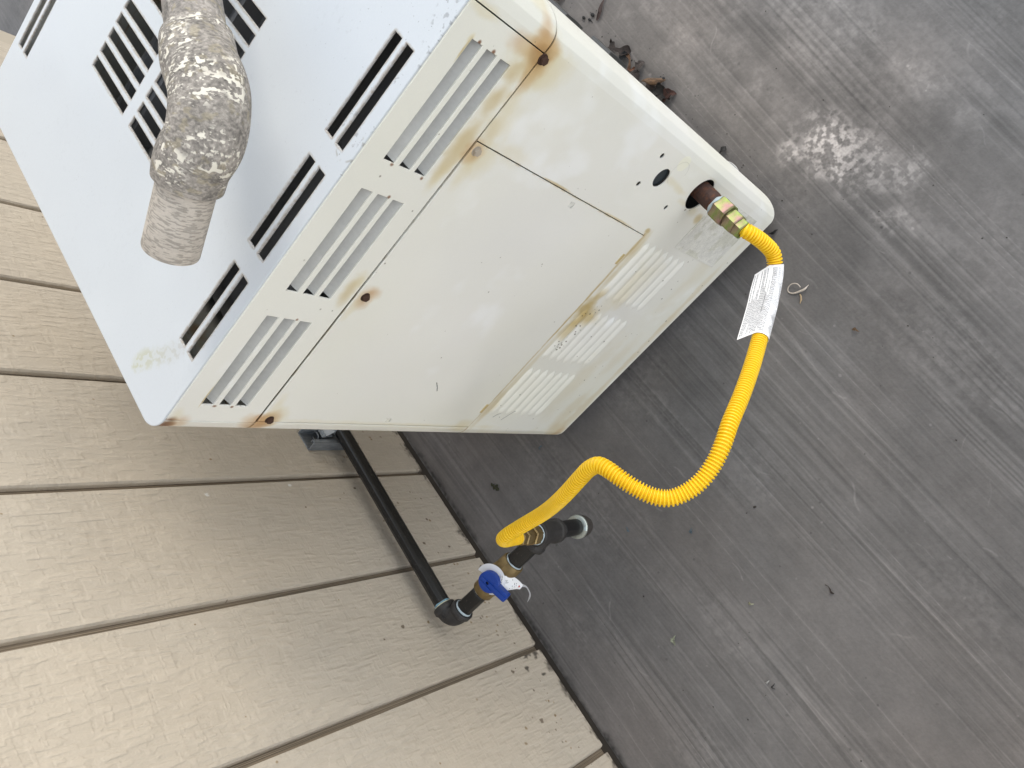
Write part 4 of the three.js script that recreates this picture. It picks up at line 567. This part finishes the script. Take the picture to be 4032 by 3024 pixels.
// ------------------------------------------------------------------ yellow flexible gas connector
{
  const C = thing('gas_connector', 'yellow corrugated flexible gas connector looping from the pipe tee to the heater', 'gas hose', [XT, 0.26, ZT]);
  const o = V(XT, 0.26, ZT), L = (p) => p.clone().sub(o);
  const path = [[-0.3275, 0.300, 0.2615], [-0.3275, 0.318, 0.2605], [-0.3275, 0.336, 0.2605], [-0.3285, 0.350, 0.2665], [-0.3310, 0.3565, 0.281], [-0.336, 0.360, 0.303], [-0.351, 0.378, 0.357], [-0.363, 0.410, 0.407], [-0.3675, 0.430, 0.449], [-0.3695, 0.4375, 0.468], [-0.3755, 0.4425, 0.482], [-0.387, 0.444, 0.4885], [-0.403, 0.443, 0.493], [-0.424, 0.438, 0.499], [-0.443, 0.430, 0.507], [-0.455, 0.423, 0.518], [-0.461, 0.416, 0.535], [-0.4615, 0.410, 0.556], [-0.4555, 0.404, 0.578], [-0.4450, 0.397, 0.598], [-0.4305, 0.385, 0.6165], [-0.406, 0.352, 0.6445], [-0.380, 0.316, 0.669], [-0.3515, 0.281, 0.694], [-0.314, 0.249, 0.733], [-0.287, 0.2405, 0.7625], [-0.273, 0.2475, 0.7745], [-0.2595, 0.2635, 0.7768], [-0.248, 0.277, 0.7755], [-0.2365, 0.2868, 0.7725], [-0.226, 0.2868, 0.7710]].map((p) => V(...p));
  const curve = new THREE.CatmullRomCurve3(path, false, 'centripetal'); curve.arcLengthDivisions = 2000;
  const len = curve.getLength(), per = 12, pitch = 0.0041, ribs = Math.round(len / pitch), n = ribs * per;
  const pts = []; for (let i = 0; i <= n; i++) { const u = i / n; pts.push(curve.getPointAt(u)); }
  // stretched convolutions in the middle of the S
  const warp = (u) => u; void warp;
  const tY = tex(256, 64, (px, py, q) => { const m = fbm(px * 0.03, py * 0.06, 3), f = vn(px * 0.6, py * 0.6); const k = 1 + 0.05 * (m - 0.5) + 0.03 * (f - 0.5); q[0] = 0.955 * k; q[1] = 0.785 * k; q[2] = 0.11 * k; }); tY.wrapS = tY.wrapT = THREE.RepeatWrapping; tY.repeat.set(10, 1);
  const yellow = std({ map: tY, roughness: 0.34 }); yellow.name = 'yellow plastic coating';
  const rad = (i) => { const t = (i % per) / per, w = Math.cos(t * Math.PI * 2), u = i / n, st = sstep(0.355, 0.385, u) * sstep(0.455, 0.425, u); const q = Math.abs(t < 0.5 ? t : t - 1) * 2, g = sstep(lerp(0.36, 0.25, st), lerp(0.80, 0.7, st), q); void w; return 0.0102 - (0.0021 + 0.0006 * st) * g - 0.00035 * q * q; };
  const hose = sweep(pts.map(L), rad, 26, true, true);
  mesh('hose', hose, yellow, C);
  // end fittings, both ends alike: adapter hexagon, flare neck, nut, collar
  const fit = (A, d, nm1, nm2, m, k) => {
    const N = d.clone().normalize(), at = (t) => A.clone().addScaledVector(N, t);
    mesh(nm1, hex(at(0), N, 0.0215, 0.0176 * k, 0.002), m, C);
    mesh('flare_neck', turn(at(0.0205), N, [[0, 0.0001], [0, 0.0112], [0.0045, 0.0112], [0.0045, 0.0001]], 28), m, C);
    mesh(nm2, hex(at(0.0236), N, 0.0165, 0.0150 * k, 0.0016), m, C);
    mesh('nut_collar', hex(at(0.0398), N, 0.0105, 0.0134 * k, 0.0012), m, C);
  };
  fit(L(V(HX - 0.0295, 0.2868, 0.7705)), V(-1, 0, 0.006), 'adapter', 'flare_nut', chromate, 1);
  fit(L(V(XT, YT + 0.0262, ZT)), V(0, 1, -0.03), 'adapter', 'flare_nut', bronze, 0.92);
  for (const [p, d, r] of [[V(HX - 0.0285, 0.2868, 0.7705), V(1, 0, 0), 0.0142]]) mesh('pipe_compound', dope(L(p), d, r, 0.0045), doping, C);
  // printed warning sleeve: wraps the hose and sticks out as a loose flap
  const W = 1024, Hh = 512, cv = document.createElement('canvas'); cv.width = W; cv.height = Hh; const c = cv.getContext('2d');
  c.fillStyle = '#ecebec'; c.fillRect(0, 0, W, Hh);
  // rows of small print run along the hose; too fine to read in the photograph
  const row = (y, x0, x1, h, col) => { c.fillStyle = col; let x = x0; while (x < x1) { const l = rr(8, 34); c.fillRect(x, y, Math.min(l, x1 - x), h); x += l + rr(4, 8); } };
  for (let i = 0; i < 34; i++) { const y = 8 + i * 14.6, k = i < 14; const a = rnd() < 0.3 ? rr(20, 240) : 36; row(y, a, rnd() < 0.35 ? rr(560, 900) : 985, k ? 5 : 7.5, k ? '#7d8084' : '#595d66'); }
  c.fillStyle = '#eeeeef'; c.fillRect(430, 0, 26, 190); c.fillRect(640, 300, 330, 26); c.fillRect(600, 430, 380, 22); c.fillRect(30, 20, 300, 24);
  c.fillStyle = '#4a4d55'; row(26, 60, 300, 12, '#4a4d55'); row(300, 330, 620, 10, '#3c3f48');
  const t = new THREE.CanvasTexture(cv); t.colorSpace = THREE.SRGBColorSpace; t.anisotropy = 8;
  const near = (q) => { let b = 0, bd = 9; for (let i = 0; i <= 600; i++) { const d = curve.getPointAt(i / 600).distanceTo(q); if (d < bd) { bd = d; b = i / 600; } } return b; };
  const u0 = near(V(-0.353, 0.2825, 0.6935)), u1 = near(V(-0.2835, 0.2415, 0.7655)), fdir = V(0.5505, 0.5414, -0.6354), ndir = V(-0.4094, 0.8385, 0.3597), r = 0.0113;
  const A0 = -3.6, A1 = 0.92, FL = 0.0190, total = r * (A1 - A0) + FL;
  const sleeve = sheet(64, 44, (i, j) => { // i along the hose (0 = towards the tee), j round it and out along the flap
    const q0 = curve.getPointAt(lerp(u0, u1, i)), T = curve.getTangentAt(lerp(u0, u1, i)); const F = fdir.clone().addScaledVector(T, -fdir.dot(T)).normalize(); let N = T.clone().cross(F).normalize(); if (N.dot(ndir) < 0) N.negate();
    const d = j * total, arc = r * (A1 - A0); const p = q0.clone();
    if (d <= arc) { const a = A0 + d / r; p.addScaledVector(N, r * Math.cos(a)).addScaledVector(F, r * Math.sin(a)); }
    else { const w = d - arc, lift = -0.0000 + 0.0016 * Math.sin(i * 7) * (w / FL); const dir = N.clone().multiplyScalar(-Math.sin(A1) * 0.55).addScaledVector(F, Math.cos(A1) + 0.3).normalize(); p.addScaledVector(N, r * Math.cos(A1) + lift).addScaledVector(F, r * Math.sin(A1)).addScaledVector(dir, w).addScaledVector(T, -0.58 * w); }
    p.sub(o); return [p.x, p.y, p.z, i, clamp(1 - (d - r * (Math.PI * 2) * 0.28) / (total - r * Math.PI * 2 * 0.28))];
  }, 0.0003);
  const sl = mesh('warning_sleeve', sleeve, std({ map: t, roughness: 0.6 }), C); sl.userData.label = 'white sleeve covered in small grey print, flap standing off';
}

// ------------------------------------------------------------------ what lies on the slab
{
  const leafTex = tex(256, 256, (px, py, q) => { const n = fbm(px * 0.03, py * 0.03, 4), f = fbm(px * 0.15, py * 0.05, 3), vein = Math.pow(1 - Math.abs(((py / 256) - 0.5) * 2), 20); const k = 0.72 + 0.45 * (n - 0.5) + 0.35 * (f - 0.5) + 0.25 * vein; q[0] = q[1] = q[2] = k; });
  const mats = {}; const mat = (r, g, b, ro = 0.8) => (mats[[r, g, b]] ??= std({ color: lin(r, g, b), map: leafTex, roughness: ro }));
  // a dry leaf lying at (x, z): length, width, heading, curl across, bow along, ragged edge
  function leaf(name, label, cat, x, z, len, wid, turn_, color, { curl = 1.2, bow = 0.004, rag = 0.25, lift = 0.001, shape = 0.55, flip = 0, stem = 0, group } = {}) {
    if (z > 0.8 && x > 0.1) { len *= 1.3; wid *= 1.35; bow *= 1.4; z += 0.004; }
    const t = thing(name, label, cat, [x, 0, z], group); t.rotation.y = turn_;
    const ph = rnd() * 60;
    const f = (i, j) => { // i along, j across
      const s = Math.sin(Math.PI * clamp(i * 0.985 + 0.0075)) ** shape, e = 1 + rag * (vn(i * 9 + ph, j < 0.5 ? 1 : 7) - 0.5) * 2, w = wid * 0.5 * s * e, v = (j - 0.5) * 2, a = v * curl * (0.7 + 0.5 * Math.sin(i * 5 + ph));
      const c = Math.abs(curl) < 0.05 ? [v * w, 0] : [Math.sin(a) * w / Math.max(0.3, Math.abs(curl)), (1 - Math.cos(a)) * w / Math.max(0.3, Math.abs(curl))];
      const y = lift + bow * Math.sin(Math.PI * i) + (flip ? wid * 0.45 * s - c[1] : c[1]) + 0.0012 * (vn(i * 7 + ph, v * 3 + 9) - 0.3) * (Math.abs(curl) > 0.05 ? 1 : 0.15);
      return [(i - 0.5) * len, Math.max(0.0004, y), c[0] + 0.0018 * Math.sin(i * 6 + ph) * curl, i, j];
    };
    mesh('blade', sheet(18, 8, f, 0.0004), mat(...color), t);
    if (stem) mesh('stalk', sweep([V(len * 0.46, lift + 0.001, 0), V(len * 0.46 + stem * 0.5, lift + 0.003, stem * 0.12), V(len * 0.46 + stem, lift + 0.0015, stem * 0.3)], 0.0007, 6), mat(0.05, 0.035, 0.025), t);
    return t;
  }
  const head = (x0, z0, x1, z1) => Math.atan2(-(z1 - z0), x1 - x0); // local +x points from the first point to the second
  // along the heater's front foot
  leaf('dry_leaf', 'dark red scrap of leaf tucked behind the cabinet at the top edge of the view', 'leaf', 0.475, 0.815, 0.028, 0.016, 0.6, [0.055, 0.022, 0.022], { curl: 1.1 });
  leaf('twig', 'purplish brown twig end lying alone on the slab beside three black seeds', 'twig', 0.379, 0.857, 0.037, 0.0085, head(0.3731, 0.8403, 0.3846, 0.8738), [0.115, 0.075, 0.068], { curl: 1.5, shape: 0.25, bow: 0.002, rag: 0.1 });
  for (const [x, z, r, l] of [[0.3975, 0.8267, 0.0034, 'black seed on the slab, nearest to the heater latch of three'], [0.3849, 0.8309, 0.0028, 'small black seed with a tail, middle of three by the twig'], [0.3855, 0.8405, 0.0040, 'black seed touching the end of the purplish twig']]) { const t = thing('seed', l, 'seed', [x, 0, z]); const g = new THREE.IcosahedronGeometry(r, 3); g.scale(1.15, 0.75, 0.8); g.translate(0, r * 0.72, 0); mesh('husk', g, mat(0.018, 0.017, 0.018), t); if (r < 0.003) mesh('tail', sweep([V(-0.002, 0.001, 0.001), V(-0.006, 0.0006, 0.0005), V(-0.009, 0.0006, -0.001)], 0.0005, 6), mat(0.03, 0.025, 0.025), t); }
  leaf('dry_leaf', 'crumpled dark brown leaf behind the lower black latch', 'leaf', 0.290, 0.8235, 0.037, 0.026, 0.35, [0.048, 0.032, 0.028], { curl: 1.35, rag: 0.6, bow: 0.006, shape: 0.35 });
  leaf('dry_leaf', 'blackish folded leaf half hidden under the crumpled brown one', 'leaf', 0.2735, 0.8155, 0.022, 0.014, 0.9, [0.018, 0.018, 0.02], { curl: 1.2, rag: 0.4 });
  leaf('seed_pod', 'slender tan seed pod against the cabinet, between two brown leaves', 'seed pod', 0.2575, 0.8210, 0.029, 0.0105, head(0.2708, 0.8278, 0.2500, 0.8160), [0.20, 0.105, 0.055], { curl: 1.5, shape: 0.4, rag: 0.08, bow: 0.003 });
  leaf('seed_pod', 'short orange tan pod tip at the lower end of the slender pod', 'seed pod', 0.2430, 0.8130, 0.013, 0.0095, 0.6, [0.24, 0.105, 0.06], { curl: 1.5, shape: 0.35, rag: 0.08 });
  leaf('dry_leaf', 'grey brown leaf piece standing on edge below the seed pods', 'leaf', 0.2330, 0.8230, 0.022, 0.013, 1.4, [0.085, 0.066, 0.060], { curl: 1.0, rag: 0.35, bow: 0.004, shape: 0.3, lift: 0.002 });
  leaf('dry_leaf', 'dull brown leaf pressed to the cabinet under the grey brown piece', 'leaf', 0.2215, 0.8105, 0.024, 0.014, 2.4, [0.06, 0.045, 0.04], { curl: 0.9, rag: 0.35 });
  leaf('dry_leaf', 'glossy bronze curled leaf with a pale ridge, top of the lower clump', 'leaf', 0.1905, 0.8220, 0.036, 0.013, head(0.2038, 0.8091, 0.1773, 0.8339), [0.21, 0.12, 0.065], { curl: 1.4, rag: 0.12, bow: 0.005, lift: 0.003, flip: 1 });
  { const t = thing('stem', 'knobbly black stem poking up from the lower clump of leaves', 'stem', [0.1755, 0, 0.831]); mesh('stalk', sweep([V(-0.004, 0.003, -0.014), V(-0.001, 0.005, -0.006), V(0.001, 0.006, 0.001), V(0.002, 0.006, 0.006)], [0.0016, 0.0019, 0.0015, 0.0013], 8), mat(0.015, 0.014, 0.016), t); const g = new THREE.IcosahedronGeometry(0.0031, 2); g.scale(1, 0.9, 1.4); g.translate(0.0025, 0.006, 0.010); mesh('knob', g, mat(0.018, 0.017, 0.018), t); }
  leaf('dry_leaf', 'nearly black curled leaf in the middle of the lower clump', 'leaf', 0.1650, 0.8180, 0.034, 0.021, 0.2, [0.022, 0.018, 0.016], { curl: 1.4, rag: 0.5, bow: 0.006 });
  leaf('dry_leaf', 'dark brown leaf under the bronze one, against the cabinet', 'leaf', 0.1850, 0.8120, 0.030, 0.018, -0.3, [0.05, 0.030, 0.024], { curl: 1.2, rag: 0.4, bow: 0.003 });
  leaf('dry_leaf', 'reddish brown curled leaf at the lower end of the clump', 'leaf', 0.1480, 0.8225, 0.022, 0.018, 1.1, [0.085, 0.032, 0.022], { curl: 1.4, rag: 0.4, bow: 0.004 });
  leaf('dry_leaf', 'small dark triangular leaf scrap beside the pale anchor foot', 'leaf', 0.0015, 0.8225, 0.017, 0.013, head(0.0014, 0.8150, 0.0037, 0.8290), [0.03, 0.026, 0.025], { curl: 0.7, shape: 0.9, rag: 0.1, bow: 0.004 });
  leaf('dry_leaf', 'black curved leaf sliver near the bottom corner of the cabinet', 'leaf', -0.1625, 0.7855, 0.015, 0.0055, head(-0.1601, 0.7801, -0.1652, 0.7904), [0.022, 0.021, 0.02], { curl: 1.0, bow: 0.002, rag: 0.1 });
  leaf('dry_leaf', 'thin red brown scrap at the foot of the cabinet corner', 'leaf', -0.1475, 0.7740, 0.012, 0.004, 2.2, [0.10, 0.035, 0.025], { curl: 0.8, rag: 0.4 });
  // pale curled shaving
  { const t = thing('shaving', 'pale curled plastic shaving lying on the slab right of the printed sleeve', 'shaving', [-0.2555, 0, 0.749]); const c = new THREE.CatmullRomCurve3([[-0.2585, 0.004, 0.7550], [-0.2515, 0.006, 0.7552], [-0.2455, 0.005, 0.7500], [-0.2445, 0.002, 0.7420], [-0.2490, 0.0012, 0.7375], [-0.2560, 0.0015, 0.7400], [-0.2620, 0.003, 0.7500], [-0.2650, 0.004, 0.7570], [-0.2640, 0.002, 0.7660]].map((q) => V(q[0] + 0.2555, q[1], q[2] - 0.749))); mesh('curl', sweep(c.getSpacedPoints(50), (i) => 0.0008 + 0.0007 * sstep(18, 40, i) - 0.0012 * sstep(43, 50, i), 8), std({ color: lin(0.50, 0.44, 0.38), roughness: 0.4 }), t); mesh('tail', sweep([V(-0.0095, 0.002, -0.002), V(-0.0125, 0.0012, -0.003), V(-0.017, 0.001, -0.0065), V(-0.0205, 0.0006, -0.012)], [0.0007, 0.0013, 0.0015, 0.0004], 8), std({ color: lin(0.36, 0.26, 0.15), roughness: 0.5 }), t); }
  // flakes and scraps further out
  leaf('leaf_scrap', 'olive leaf scrap flat on the dark slab between wall and hose', 'leaf', -0.128, 0.1115, 0.022, 0.010, head(-0.1207, 0.1096, -0.1357, 0.1133), [0.062, 0.065, 0.03], { curl: 0.02, bow: 0.0003, rag: 0.8, shape: 0.5 });
  leaf('leaf_scrap', 'pale green and white leaf flake on the slab in the lower right half', 'leaf', -0.5425, 0.2225, 0.017, 0.0065, head(-0.5341, 0.2285, -0.5469, 0.2156), [0.42, 0.45, 0.33], { curl: 0.9, bow: 0.0015, rag: 0.5 });
  leaf('leaf_scrap', 'brown bent leaf sliver on the open slab at the lower right', 'leaf', -0.6245, 0.4780, 0.017, 0.0048, head(-0.6166, 0.4769, -0.6322, 0.4790), [0.06, 0.04, 0.03], { curl: 1.0, bow: 0.002, rag: 0.3 });
  leaf('leaf_scrap', 'small tan chip on the open slab at the right of the hose', 'chip', -0.3638, 0.7662, 0.0105, 0.0048, 0.5, [0.20, 0.12, 0.06], { curl: 0.4, rag: 0.4 });
  leaf('leaf_scrap', 'yellowish white speckled flake on the slab below the hose bend', 'flake', -0.5722, 0.3668, 0.008, 0.006, 0.9, [0.45, 0.45, 0.30], { curl: 0.3, rag: 0.5 });
  leaf('leaf_scrap', 'white flake beside a black seed near the lower edge of the view', 'flake', -0.6755, 0.3078, 0.007, 0.003, 1.9, [0.6, 0.6, 0.58], { curl: 0.3, rag: 0.4 });
  leaf('seed', 'black slender seed beside the white flake near the lower edge of the view', 'seed', -0.6849, 0.3109, 0.0085, 0.003, 2.6, [0.012, 0.012, 0.013], { curl: 1.3, rag: 0.05, bow: 0.001 });
  for (const [x, z, l] of [[-0.1381, 0.2364, 'bluish scrap on the slab below the cabinet corner'], [-0.3567, 0.2767, 'bluish scrap on the slab just right of the capped drip leg'], [-0.4282, 0.3647, 'bluish scrap on the slab further right of the drip leg']]) leaf('plastic_scrap', l, 'scrap', x, z, 0.0085, 0.0055, x * 9, [0.14, 0.20, 0.24], { curl: 0.4, rag: 0.6 });
  // grit and crumbs, past counting
  const gs = []; for (let i = 0; i < 140; i++) { const front = i < 45, x = front ? rr(-0.22, 0.5) : rr(-1.0, 0.2), z = front ? 0.822 + 0.05 * rnd() * rnd() : rr(0.03, 1.15); if (!front && x > -0.17 && z > 0.27 && z < 0.83) continue; const r = rr(0.0005, rnd() < 0.1 ? 0.0019 : 0.0011); const g = new THREE.IcosahedronGeometry(r, 0); g.scale(rr(0.8, 1.7), rr(0.5, 0.9), rr(0.7, 1.2)); g.rotateY(rr(0, 6)); g.translate(x, r * 0.5, z); gs.push(g); }
  const grit = mesh('grit', gs, std({ color: lin(0.035, 0.030, 0.026), roughness: 0.9 }), scene); tag(grit, 'scattered dark crumbs and grit over the concrete', 'grit').userData.kind = 'stuff';
}
renderer.render(scene, camera);
